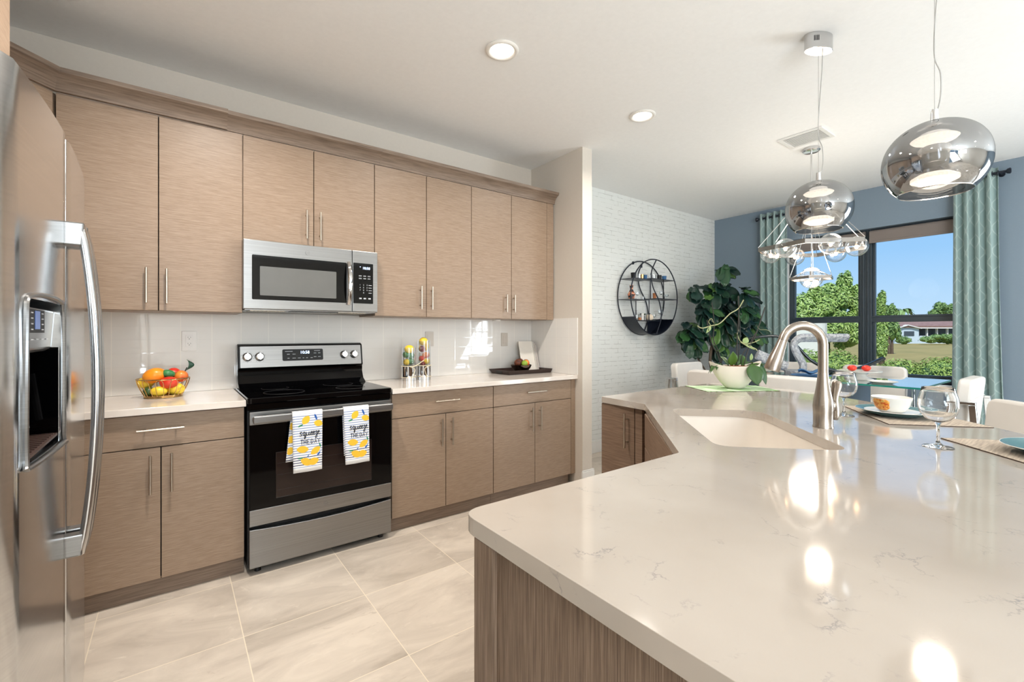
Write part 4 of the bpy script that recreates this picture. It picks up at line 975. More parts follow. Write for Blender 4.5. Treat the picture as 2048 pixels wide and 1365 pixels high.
# ================================================================ curtains and rods
def curtain(ya, yb, label, n, flare, seed):
    x = XW-0.085; z0, z1 = 0.02, 2.700
    t = thing('curtain', label, 'curtain', (x, (ya+yb)/2, z0), 'seafoam grommet curtains at the dining window')
    rn = random.Random(seed); amp = [0.030+0.008*rn.random() for _ in range(n+1)]
    def fn(u, v):
        z = z1+(z0-z1)*v; ph = u*n*2*pi
        yl = ya-flare[0]*v**2; yr = yb+flare[1]*v**2
        sw = 0.012*sin(3*v+seed)*(v)
        y = yr+(yl-yr)*(1-u)+sw; y = yl+(yr-yl)*u+sw
        A = amp[min(n, int(u*n))]*(1+0.25*v)
        sh = sin(ph); sh = sh/(abs(sh)**0.35+1e-6)
        return (x+A*sh, y+0.010*sin(ph*2+1.3)*(0.3+v), z)
    L = 2.1*abs(yb-ya)
    o = B(); o.grid(fn, n*14, 26, lambda u, v: (u*L, (z1-z0)*(1-v))); cl = part('curtain_cloth', o, 'curtain', t, smooth=180, solid=0.002)
    o = B()
    for k in range(2*n):
        u = (k+0.5)/(2*n); 
        if k % 1 == 0:
            y = ya+(yb-ya)*((k)/(2*n)+0.0); o.torus((x, y+0.004, z1-0.055), 0.021, 0.004, axis='y', seg=20, sr=6)
    part('grommets', o, 'iron', cl, smooth=True)
curtain(2.345, 2.645, 'narrow seafoam curtain left of the window, behind the fiddle-leaf plant', 4, (0.0, 0.0), 3)
curtain(0.640, 0.925, 'wide seafoam curtain at the right of the window, flaring towards its hem', 4, (0.07, -0.01), 5)
def rod(ya, yb, ends, label):
    x, z = XW-0.085, 2.645
    t = thing('curtain_rod', label, 'curtain rod', (x, (ya+yb)/2, z), 'curtain rods above the dining window')
    o = B(); o.cyl((x, ya, z), (x, yb, z), 0.012, 14); part('rod', o, 'iron', t, smooth=True)
    for ye, s_ in ends:
        q = B(); q.lathe([(0, 0), (0.010, 0), (0.022, 0.012), (0.026, 0.028), (0.018, 0.034), (0, 0.034)], (0, 0, 0), 18, Matrix.Translation((x, ye, z)) @ Matrix.Rotation(-s_*pi/2, 4, 'X')); part('finial', q, 'iron', t, smooth=True)
        q = B(); q.cyl((x, ye-s_*0.03, z), (XW-0.0005, ye-s_*0.03, z), 0.007, 10); q.cyl((XW-0.006, ye-s_*0.03, z), (XW-0.0005, ye-s_*0.03, z), 0.022, 16); part('wall_bracket', q, 'iron', t, smooth=True)
rod(2.28, 2.665, [(2.665, 1)], 'short black curtain rod at the left top of the window')
rod(0.60, 0.96, [(0.60, -1)], 'short black curtain rod at the right top of the window')

# ================================================================ outlets
def outlet(x, z, label, kind='duplex'):
    y = YW-0.009; t = thing('wall_outlet', label, 'electrical outlet', (x, y, z), 'switch plates on the splashback')
    o = B(); o.prism(rrect(x-0.036, x+0.036, z-0.058, z+0.058, 0.004), y-0.006, y-0.0005, axis='y'); p = part('cover_plate', o, 'plate_w' if kind == 'duplex' else 'plate_t', t, bevel=0.002)
    o = B(); o.prism(rrect(x-0.017, x+0.017, z-0.034, z+0.034, 0.003), y-0.008, y-0.0062, axis='y'); r_ = part('receptacle', o, 'plate_w' if kind == 'duplex' else 'plate_t', t, bevel=0.001)
    if kind == 'duplex':
        q = B()
        for dz in (0.019, -0.017):
            q.box(x-0.007, x-0.0055, y-0.0086, y-0.0079, z+dz, z+dz+0.007); q.box(x+0.0055, x+0.007, y-0.0086, y-0.0079, z+dz, z+dz+0.007); q.cyl((x, y-0.0079, z+dz-0.006), (x, y-0.0086, z+dz-0.006), 0.0022, 10)
        part('socket_slots', q, 'print_d', r_)
outlet(0.072, 1.199, 'white double outlet on the splashback above the fruit basket')
outlet(2.349, 1.190, 'plain taupe-white switch plate on the splashback left of the leaning books', 'switch')
outlet(1.62, 1.20, 'plain switch plate on the splashback behind the glass fruit jars', 'switch')

# ================================================================ tea towels on the oven handle
def towel(xc, wd, label, front, back, skew, backshift, seed):
    yb = YF-0.0515; zt = 0.8295; t0 = Vector((xc, yb-0.0118, 0.829))
    rn = random.Random(seed)
    root = thing('tea_towel', label, 'towel', tuple(t0), 'lemon print tea towels on the oven door')
    o = B()
    def sheet(side):
        s_ = -1 if side == 'f' else 1; L = front if side == 'f' else back
        def fn(u, v):
            z = -L*v; x = (u-0.5)*wd*(1-0.05*v)
            if side == 'b': x += backshift*v
            else: x += skew*v
            yy = 0 if side == 'f' else 0.0285
            rip = 0.0022*sin(u*7+seed)*v
            return Vector((t0.x+x, t0.y+yy+rip*(1 if side == 'f' else 0.3)-(0.008*v if side == 'f' else -0.000), t0.z+z))
        o.grid(fn, 10, 14); return fn
    f = sheet('f'); b_ = sheet('b')
    o.grid(lambda u, v: Vector((t0.x+(u-0.5)*wd, t0.y+0.0285*v, t0.z+0.0035*sin(pi*v))), 10, 4)
    bmesh.ops.remove_doubles(o.bm, verts=o.bm.verts, dist=0.0004)
    part('towel_cloth', o, 'towel', root, smooth=60, solid=0.0016)
    # printed lemons, leaves and lettering follow the front sheet
    def dec(pts, m, lift=0.0016):
        o.mi = {'lemon': 0, 'leafg': 1, 'leafb': 2, 'print_d': 3}[m]
        vs = []
        for (a, b2) in pts:
            u = a+0.5; v = b2/front
            p = f(max(0.002, min(0.998, u)), v); vs.append(o.bm.verts.new(p+Vector((0, -lift, 0))))
        o._f(vs)
    o = B()
    def lemon(a, z, ra, rz, ang, li=0.0016):
        P = []
        for k in range(20):
            th = 2*pi*k/20; rr = 1+0.16*max(0, abs(cos(th))-0.8)*5
            px, pz = ra*cos(th)*rr, rz*sin(th); P.append((a+(px*cos(ang)-pz*sin(ang))/wd, z+(px*sin(ang)+pz*cos(ang))))
        dec(P, 'lemon', li)
    def leaf(a, z, L, ang, m):
        P = []
        for k in range(12):
            th = 2*pi*k/12; px, pz = L*cos(th), L*0.30*sin(th)*(1 if cos(th) < 0.9 else 0.3); P.append((a+(px*cos(ang)-pz*sin(ang))/wd, z+(px*sin(ang)+pz*cos(ang))))
        dec(P, m, 0.0020)
    for k, (a, z, ra, rz, g) in enumerate([(-0.06, 0.045, 0.022, 0.018, -0.9), (0.36, 0.068, 0.020, 0.017, 0.3), (-0.18, 0.198, 0.026, 0.0185, 0.1), (0.26, 0.212, 0.025, 0.017, -0.6), (-0.06, 0.265, 0.027, 0.019, 0.5), (0.19, 0.268, 0.025, 0.019, -0.2)]): lemon(a, z, ra, rz, g, 0.0016+0.00008*k)
    for a, z, L, g, m in [(-0.24, 0.072, 0.014, -0.4, 'leafg'), (0.27, 0.033, 0.017, 1.2, 'leafb'), (0.42, 0.186, 0.012, 1.3, 'leafg'), (0.37, 0.232, 0.014, -0.9, 'leafb'), (-0.26, 0.243, 0.013, 0.0, 'leafg'), (0.0, 0.236, 0.008, -0.9, 'leafb')]: leaf(a, z, L, g, m)
    # "squeeze" in brush script, "THE DAY" in thin capitals
    o.mi = 3; G = [[(0.62, .82), (.42, .98), (.18, .80), (.30, .52), (.52, .30), (.34, .02), (.02, .12)],
         [(1.25, .78), (1.02, .95), (.80, .50), (.98, .06), (1.22, .40), (1.30, .92), (1.20, -.10), (1.12, -.85), (1.30, -.55), (1.45, .0), (1.62, .60)],
         [(1.62, .90), (1.62, .25), (1.82, .02), (2.08, .35), (2.18, .90), (2.16, .25), (2.34, .06), (2.55, .40)],
         [(2.55, .42), (2.86, .58), (2.84, .92), (2.60, .80), (2.58, .25), (2.82, .02), (3.08, .32)],
         [(3.08, .42), (3.38, .58), (3.36, .92), (3.12, .80), (3.10, .25), (3.34, .02), (3.60, .40)],
         [(3.60, .72), (3.82, .92), (4.02, .78), (3.84, .38), (3.98, .18), (4.02, -.30), (3.80, -.85), (3.62, -.55), (3.95, .0), (4.22, .35)],
         [(4.22, .42), (4.52, .58), (4.50, .92), (4.26, .80), (4.24, .25), (4.48, .02), (4.80, .20)]]
    sc = 0.0222
    def place(px, pz): return f(min(0.995, max(0.005, 0.5+px/wd)), pz/front)+Vector((0, -0.0018, 0))
    for g in G: o.tube([place((p.x-1.9)*sc, 0.127-p.y*sc*0.95) for p in smoothpts([(a, b2, 0) for a, b2 in g], 4)], 0.0020, 5, flat=(1, 1))
    CAP = {'T': [[(0, 1), (.6, 1)], [(.3, 1), (.3, 0)]], 'H': [[(0, 0), (0, 1)], [(.5, 0), (.5, 1)], [(0, .5), (.5, .5)]], 'E': [[(.5, 1), (0, 1), (0, 0), (.5, 0)], [(0, .5), (.4, .5)]],
           'D': [[(0, 0), (0, 1), (.35, .9), (.5, .5), (.35, .1), (0, 0)]], 'A': [[(0, 0), (.3, 1), (.6, 0)], [(.12, .4), (.48, .4)]], 'Y': [[(0, 1), (.3, .5), (.6, 1)], [(.3, .5), (.3, 0)]]}
    cxp = -2.1
    for ch in 'THE DAY':
        if ch == ' ': cxp += 0.42; continue
        for st in CAP[ch]: o.tube([place((cxp+a)*0.0215+0.008, 0.172-b2*0.0245) for a, b2 in st], 0.0015, 4)
        cxp += 0.78 if ch != 'E' else 0.5
    # lemons on the part of the back layer that shows
    o.mi = 0; s_ = 1 if backshift > 0 else -1
    for z in (0.075, 0.145, 0.205):
        P = []
        for k in range(16):
            th = 2*pi*k/16; p = b_(min(0.99, max(0.01, (0.10 if s_ < 0 else 0.90)+0.018*cos(th)/wd)), (z+0.020*sin(th))/back); P.append(p+Vector((0, -0.0014, 0)))
        o._f([o.bm.verts.new(p) for p in P])
    part('printed_pattern', o, ['lemon', 'leafg', 'leafb', 'print_d'], root, smooth='keep')
towel(0.571, 0.150, 'left tea towel with lemons reading squeeze THE DAY, its back layer showing', 0.318, 0.262, 0.0, -0.030, 1.0)
towel(0.828, 0.142, 'right tea towel with lemons reading squeeze THE DAY', 0.318, 0.275, 0.006, 0.008, 2.2)

# ================================================================ fruit basket (left counter)
def basket():
    cx, cy, z = -0.045, 3.085, TOP; t = thing('wire_fruit_basket', 'gold wire fruit basket left of the stove', 'basket', (cx, cy, z))
    o = B()
    for zz in (0.004, 0.011): o.torus((cx, cy, z+zz), 0.082, 0.0035, seg=40, sr=8)
    o.lathe([(0, 0.0005), (0.082, 0.0005), (0.082, 0.003), (0, 0.003)], (cx, cy, z), 32)
    part('base_ring', o, 'gold', t, smooth=40)
    o = B(); o.torus((cx, cy, z+0.100), 0.116, 0.0028, seg=48, sr=6); part('rim_wire', o, 'gold', t, smooth=True)
    o = B()
    for k in range(11):
        a = 2*pi*k/11
        for s_ in (-1,):
            P = []
            for da, zz, rr in ((-0.16, 0.010, 0.083), (-0.16, 0.06, 0.105), (-0.14, 0.085, 0.113), (-0.06, 0.098, 0.116), (0.06, 0.098, 0.116), (0.14, 0.085, 0.113), (0.16, 0.06, 0.105), (0.16, 0.010, 0.083)):
                P.append((cx+rr*cos(a+da), cy+rr*sin(a+da), z+zz))
            o.tube(smoothpts(P, 3), 0.0017, 5)
    part('loop_wires', o, 'gold', t, smooth=True)
    return cx, cy, z
bcx, bcy, bz = basket()
G1 = 'fruit in the gold wire basket'
def fr(name, c, r, m, label, cat='fruit', grp=None, X=None, stem=False, leaf=False):
    if grp == G1: c = (bcx+(c[0]-bcx)*0.86, bcy+(c[1]-bcy)*0.86, c[2]); r = tuple(q*0.94 for q in r) if isinstance(r, tuple) else r*0.94
    t = thing(name, label, cat, (c[0], c[1], c[2]-(r[2] if isinstance(r, tuple) else r)), grp)
    o = B(); o.sph(c, r, 20, X); part('fruit_body', o, m, t, smooth=True)
    rz = r[2] if isinstance(r, tuple) else r
    return t
fr('mango', (bcx-0.045, bcy-0.02, bz+0.118), (0.056, 0.044, 0.042), 'orange', 'large orange mango on top at the left of the wire basket', grp=G1, X=Matrix.Rotation(-0.35, 4, 'Y'))
fr('lemon', (bcx-0.088, bcy+0.02, bz+0.080), (0.040, 0.032, 0.032), 'yellow', 'yellow lemon behind the orange mango at the basket left side', grp=G1)
fr('lemon', (bcx+0.000, bcy+0.052, bz+0.112), (0.040, 0.030, 0.030), 'yellow', 'yellow lemon at the back of the wire basket between mango and apple', grp=G1)
fr('green_mango', (bcx+0.022, bcy-0.030, bz+0.126), (0.034, 0.025, 0.023), 'green', 'small green mango on top of the wire basket centre', grp=G1, X=Matrix.Rotation(0.15, 4, 'Y'))
fr('apple', (bcx+0.050, bcy+0.030, bz+0.118), 0.038, 'red', 'red apple behind the green mango in the wire basket', grp=G1)
fr('apple', (bcx+0.028, bcy-0.055, bz+0.080), (0.045, 0.036, 0.034), 'red', 'red apple against the front wires of the basket', grp=G1)
fr('lemon', (bcx-0.022, bcy-0.060, bz+0.036), (0.040, 0.028, 0.028), 'yellow', 'yellow lemon low at the front centre of the wire basket', grp=G1)
fr('avocado', (bcx-0.072, bcy-0.030, bz+0.036), (0.027, 0.027, 0.026), 'dgreen', 'dark green avocado low at the front left of the wire basket', grp=G1)
fr('lemon', (bcx+0.062, bcy-0.035, bz+0.042), (0.044, 0.034, 0.034), 'yellow', 'yellow lemon low at the front right of the wire basket', grp=G1)
t = fr('peach', (bcx+0.088, bcy-0.010, bz+0.108), (0.036, 0.034, 0.034), 'peach', 'orange and green peach with a leaf at the right of the wire basket', grp=G1)
o = B(); o.cyl((bcx+0.092, bcy-0.01, bz+0.130), (bcx+0.103, bcy-0.01, bz+0.155), 0.003, 6); part('fruit_stem', o, 'stem', t)
o = B(); o.grid(lambda u, v: Vector((bcx+0.101+0.020*sin(pi*v)*1.1+(u-0.5)*0.026*sin(pi*min(1, v*1.05+0.02)), bcy-0.015+0.01*u, bz+0.140+0.058*v)), 4, 8); part('fruit_leaf', o, 'fig', t, smooth=True, solid=0.0008)

# ================================================================ two glass fruit jars
def jar(x, y, h, r, label):
    t = thing('glass_jar', label, 'jar', (x, y, TOP), 'glass fruit jars in mirrored holders')
    o = B(); o.lathe([(r*0.98, 0.002), (r, 0.01), (r, h), (r-0.002, h), (r-0.002, 0.012), (0, 0.010)], (x, y, TOP), 32); part('glass_cylinder', o, 'clear', t, smooth=40)
    o = B(); o.lathe([(0, 0.0005), (r+0.003, 0.0005), (r+0.003, 0.104), (r+0.0012, 0.104), (r+0.0012, 0.003), (0, 0.003)], (x, y, TOP), 40); part('mirrored_holder', o, 'chrome', t, smooth=40)
    return t
def wirework(t, x, y, r, side):
    o = B(); z = TOP+0.106
    o.torus((x, y, z), r+0.005, 0.0022, seg=36, sr=6)
    o.tube(smoothpts([(x-0.02*side, y-r-0.006, z), (x+0.02*side, y-r-0.008, z-0.02), (x+0.015*side, y-r-0.010, z-0.05), (x+0.0*side, y-r-0.012, z-0.086)], 6), 0.0020, 6)
    o.torus((x, y, TOP+0.026), r+0.0055, 0.0016, seg=36, sr=6)
    part('wire_holder', o, 'goldwhite', t, smooth=True)
j1x, j1y, j2x, j2y, jr = 1.366, 3.09, 1.486, 3.09, 0.0495
J1 = jar(j1x, j1y, 0.238, jr, 'shorter glass jar of green and yellow fruit nearest the stove'); J2 = jar(j2x, j2y, 0.288, jr, 'taller glass jar of red and yellow fruit')
wirework(J1, j1x, j1y, jr, 1); wirework(J2, j2x, j2y, jr, -1)
o = B(); o.tube(smoothpts([(j1x+0.005, j1y-0.066, TOP+0.104), (j1x+0.04, j1y-0.068, TOP+0.118), (j1x+0.090, j1y-0.064, TOP+0.148)], 6), 0.0022, 6); part('wire_handle', o, 'goldwhite', J1, smooth=True)
for c, r, m, n, l in (((j1x+0.002, j1y-0.004, 0.190), (0.030, 0.026, 0.026), 'yellow', 'lemon', 'yellow lemon at the top of the shorter jar'), ((j1x-0.013, j1y+0.006, 0.157), (0.024, 0.022, 0.020), 'green', 'green_mango', 'green mango under the lemon, left in the shorter jar'), ((j1x+0.016, j1y-0.004, 0.151), (0.022, 0.021, 0.021), 'green', 'green_mango', 'green mango under the lemon, right in the shorter jar'), ((j1x+0.010, j1y-0.006, 0.115), (0.026, 0.022, 0.020), 'green', 'green_mango', 'green mango lowest at the right of the shorter jar'), ((j1x-0.016, j1y-0.006, 0.112), (0.020, 0.020, 0.020), 'yellow', 'lemon', 'yellow lemon lowest at the left of the shorter jar'),
                      ((j2x-0.006, j2y-0.006, 0.236), (0.028, 0.026, 0.026), 'yellow', 'lemon', 'yellow lemon at the top left of the taller jar'), ((j2x+0.018, j2y+0.004, 0.208), (0.017, 0.017, 0.030), 'yellow', 'lemon', 'long yellow lemon at the top right of the taller jar'), ((j2x-0.014, j2y-0.004, 0.190), (0.022, 0.022, 0.020), 'plum', 'plum', 'dark red plum under the top lemon in the taller jar'), ((j2x+0.012, j2y-0.004, 0.152), (0.024, 0.022, 0.020), 'peach', 'peach', 'orange peach halfway down the taller jar'), ((j2x-0.016, j2y+0.002, 0.130), (0.018, 0.020, 0.018), 'red', 'apple', 'small red apple low at the left of the taller jar'), ((j2x+0.016, j2y-0.006, 0.113), (0.021, 0.020, 0.019), 'yellow', 'lemon', 'yellow lemon lowest at the right of the taller jar'), ((j2x-0.012, j2y-0.006, 0.100), (0.017, 0.018, 0.014), 'plum', 'plum', 'dark plum at the bottom of the taller jar')):
    jx = j1x if c[0] < (j1x+j2x)/2 else j2x
    fr(n, (jx+(c[0]-jx)*1.18, j1y+(c[1]-j1y)*1.18, TOP+0.112+(c[2]-0.094)*1.20), tuple(q*1.18 for q in r), m, l, grp='fruit in the glass jars')

# ================================================================ dark tray, bowl, leaning books
def tray():
    x0, x1, y0, y1, z = 2.195, 2.646, 2.985, 3.235, TOP; t = thing('serving_tray', 'dark espresso wooden tray with cut-out handles near the end wall', 'tray', ((x0+x1)/2, (y0+y1)/2, z))
    o = B(); o.box(x0, x1, y0, y1, z+0.0005, z+0.007); part('tray_base', o, 'espresso', t)
    o = B(); fl = 0.022; h = 0.036; b0 = [(x0, y0), (x1, y0), (x1, y1), (x0, y1)]; b1 = [(x0-fl, y0-fl), (x1+fl*0.0, y0-fl), (x1+fl*0.0, y1+fl), (x0-fl, y1+fl)]
    def lp(bx, z_, d=0.0): return [(p[0]+(d if i in (0, 3) else -d), p[1]+(d if i in (0, 1) else -d), z_) for i, p in enumerate(bx)]
    rs = [o.ring(lp(b0, z+0.002)), o.ring(lp(b1, z+h)), o.ring(lp(b1, z+h, 0.007)), o.ring(lp(b0, z+0.008, 0.007))]
    for a, c in zip(rs, rs[1:]+rs[:1]): o.bridge(a, c)
    part('tray_sides', o, 'espresso', t, bevel=0.001)
    o = B(); c = (y0+y1)/2; X = Matrix.Translation((x0-0.0138, c, z+0.021)) @ Matrix.Rotation(-0.57, 4, 'Y'); o.prism(rrect(-0.011, 0.011, -0.045, 0.045, 0.008), 0, 0.002, X @ Matrix.Rotation(0, 4, 'Z')); 
    X2 = Matrix.Translation((x0-0.0145, c, z+0.021)) @ Matrix(((0, 0, -0.86, 0), (0, 1, 0, 0), (1, 0, -0.5, 0), (0, 0, 0, 1))); o = B(); o.prism(rrect(-0.010, 0.010, -0.045, 0.045, 0.008), 0, 0.002, X2)
    part('handle_cutout', o, 'black_m', t)
    return x0, x1, y0, y1, z
tx0, tx1, ty0, ty1, tz = tray()
def gbowl():
    x, y, z = 2.372, 3.055, tz+0.0075; t = thing('glass_bowl', 'mirrored glass bowl of brown decorative balls on the dark tray', 'bowl', (x, y, z))
    o = B(); o.lathe([(r*1.3, h*1.3) for r, h in [(0, 0), (0.028, 0), (0.045, 0.012), (0.062, 0.034), (0.070, 0.052), (0.068, 0.052), (0.059, 0.034), (0.042, 0.014), (0, 0.006)]], (x, y, z), 32); part('bowl_body', o, M.setdefault('smokeglass', mat('silvered_bowl_glass', (120, 108, 100), 0.08, 1)), t, smooth=True)
    return x, y, z
gx, gy, gz = gbowl()
for k, (dx, dy, dz, r, m, l) in enumerate([(-0.034, -0.01, 0.066, 0.025, 'brownball', 'brown woven ball at the left of the mirrored bowl'), (-0.004, -0.040, 0.062, 0.021, 'lime', 'lime green ball at the front of the mirrored bowl'), (0.022, -0.024, 0.062, 0.023, 'peach', 'orange-brown ball at the centre of the mirrored bowl'), (0.008, 0.022, 0.068, 0.024, 'brownball', 'brown woven ball at the back of the mirrored bowl'), (0.045, 0.006, 0.064, 0.022, 'brownball', 'brown woven ball at the right of the mirrored bowl')]):
    q = B(); q.sph((gx+dx*1.3, gy+dy*1.3, gz+dz*1.3), r*1.3, 16); one('decorative_ball', q, m, l, 'decoration', group='balls in the mirrored bowl', smooth=True)
def leanbook(x, wd, th, h, m, name, label, cat, tilt=0.24, y=3.18, rot=0.0):
    t = thing(name, label, cat, (x, y, tz+0.0075)); X = Matrix.Translation((x, y-0.045, tz+0.0102)) @ Matrix.Rotation(rot, 4, 'Z') @ Matrix.Rotation(-tilt, 4, 'X')
    return t, X
# white board facing out
t, X = leanbook(2.532, 0, 0, 0, None, 'white_board', 'plain white board leaning behind the bowl on the dark tray', 'board')
o = B(); o.box(-0.080, 0.074, 0, 0.007, 0, 0.268, X); part('board_panel', o, 'paper', t, bevel=0.001)
for k, (dx, th, h, m, l) in enumerate(((0.083, 0.011, 0.264, 'paper', 'thin white-spined book nearest the white board on the tray'), (0.096, 0.010, 0.256, 'bookdark', 'thin dark book between the white and maroon ones on the tray'), (0.108, 0.009, 0.235, 'bookred', 'thin maroon book furthest right on the tray'))):
    t, X = leanbook(2.532, 0, 0, 0, None, 'book', l, 'book'); t['group'] = 'books standing on the dark tray'
    o = B(); o.box(dx-0.004, dx+th-0.005, -0.0+0.001, 0.011, 0, h, X); part('book_cover', o, m, t, bevel=0.001)
    o = B(); o.box(dx-0.0025, dx+th-0.0065, -0.002, 0.0005, 0.003, h-0.003, X); part('book_pages', o, 'paper', t)

# ================================================================ place settings on the island
def placemat(P, label, m='placemat', grp='beige placemats on the island'):
    t = thing('placemat', label, 'placemat', (P[0][0], P[0][1], TOP), grp)
    o = B(); o.prism(P, TOP+0.0004, TOP+0.0022); part('mat_backing', o, 'edge_dark', t)
    c = Vector((sum(p[0] for p in P)/4, sum(p[1] for p in P)/4)); Q = [tuple(c+(Vector(p)-c)*0.995) for p in P]
    o = B(); o.prism(Q, TOP+0.0023, TOP+0.0036); part('mat_surface', o, m, t)
placemat([(2.521, 0.782), (2.148, 0.522), (2.375, 0.275), (2.668, 0.575)], 'beige woven placemat under the teal plate and flowered bowl')
placemat([(2.000, 0.352), (1.676, 0.042), (1.88, -0.09), (2.195, 0.125)], 'beige woven placemat at the right edge under the second teal plate')
placemat([(2.653, 1.688), (2.49, 1.437), (2.875, 1.207), (3.035, 1.42)], 'green striped placemat under the orchid pot', 'greenmat', None)
def plate(x, y, z, r, m, label, grp, h=0.024):
    t = thing('plate', label, 'plate', (x, y, z), grp)
    o = B(); o.lathe([(0, 0.0), (r*0.55, 0.0), (r*0.62, 0.003), (r, h), (r-0.001, h+0.0015), (r*0.60, 0.0065), (0, 0.0045)], (x, y, z), 48); part('plate_body', o, m, t, smooth=50)
    o = B(); o.torus((x, y, z+h+0.0006), r-0.0004, 0.0011, seg=48, sr=6); part('glazed_rim', o, 'ceramic', t, smooth=True, label='pale glazed rim')
PZ = TOP+0.004
plate(2.392, 0.560, PZ, 0.132, 'teal', 'teal plate beneath the white saucer and flowered bowl', 'teal plates on the placemats')
plate(1.955, 0.083, PZ, 0.132, 'teal', 'empty teal plate cut off by the right edge of the picture', 'teal plates on the placemats')
plate(2.380, 0.569, PZ+0.0075, 0.090, 'ceramic', 'white saucer between the teal plate and the flowered bowl', None, 0.012)
def bowl():
    x, y, z = 2.380, 0.569, PZ+0.0075+0.0062; t = thing('ceramic_bowl', 'white ceramic bowl with an orange flower stacked on the plates', 'bowl', (x, y, z))
    o = B(); pr_ = [(0, 0.0), (0.034, 0.0), (0.045, 0.006), (0.058, 0.026), (0.068, 0.062), (0.0655, 0.063), (0.055, 0.028), (0.041, 0.010), (0, 0.006)]
    o.lathe(pr_, (x, y, z), 48); part('bowl_body', o, 'ceramic', t, smooth=60)
    # flower decal hugging the outside, facing the camera and left
    o = B(); a0 = math.atan2(-y, -x)-0.62
    def fn(u, v):
        zz = 0.010+0.046*v; 
        P = [(0.006, 0.045), (0.026, 0.058), (0.062, 0.068)]
        r = 0.0462+ (0.0582-0.0462)*(zz-0.006)/0.02 if zz < 0.026 else 0.0582+(0.0682-0.0582)*(zz-0.026)/0.036
        w_ = 0.62*(1-abs(2*v-1.05)**2*0.45)*(0.92+0.1*sin(9*v))
        a = a0+(u-0.5)*w_*2
        return Vector((x+r*1.012*cos(a), y+r*1.012*sin(a), z+zz))
    o.grid(fn, 12, 8); part('flower_decal', o, 'flower', t, smooth=True, solid=0.0004)
bowl()
def wineglass(x, y, label, H=0.180):
    t = thing('wine_glass', label, 'wine glass', (x, y, TOP), 'empty wine glasses on the island')
    k = H/0.180
    o = B(); P = [(0, 0.074), (0.010, 0.0755), (0.028, 0.084), (0.042, 0.102), (0.0475, 0.124), (0.046, 0.146), (0.0405, 0.166), (0.0375, 0.180), (0.0365, 0.1795), (0.0392, 0.166), (0.0447, 0.146), (0.0462, 0.124), (0.0408, 0.103), (0.027, 0.0862), (0.010, 0.0785), (0, 0.0775)]
    o.lathe([(r*k, z*k) for r, z in P], (x, y, TOP), 40); part('bowl', o, 'wglass', t, smooth=80)
    o = B(); P = [(0, 0.0006), (0.033, 0.0006), (0.0365, 0.0015), (0.033, 0.0035), (0.016, 0.006), (0.007, 0.012), (0.0042, 0.024), (0.0036, 0.045), (0.0042, 0.064), (0.0075, 0.0735), (0.0, 0.0738)]
    o.lathe([(r*k, z*k) for r, z in P], (x, y, TOP), 32); part('stem_and_foot', o, 'wglass', t, smooth=80)
M['wglass'] = mat('crystal_clear_glass', (252, 253, 255), 0.0, trans=1.0, ior=1.45, fn=lambda x: x.ramp(x.noise(x.obj(), 5, 1), [(0.2, (0.97, 0.98, 0.98)), (0.8, (1, 1, 1))]))
wineglass(2.234, 0.690, 'empty wine glass just behind the faucet lever')
wineglass(1.844, 0.330, 'empty wine glass in the foreground, right of the flowered bowl')

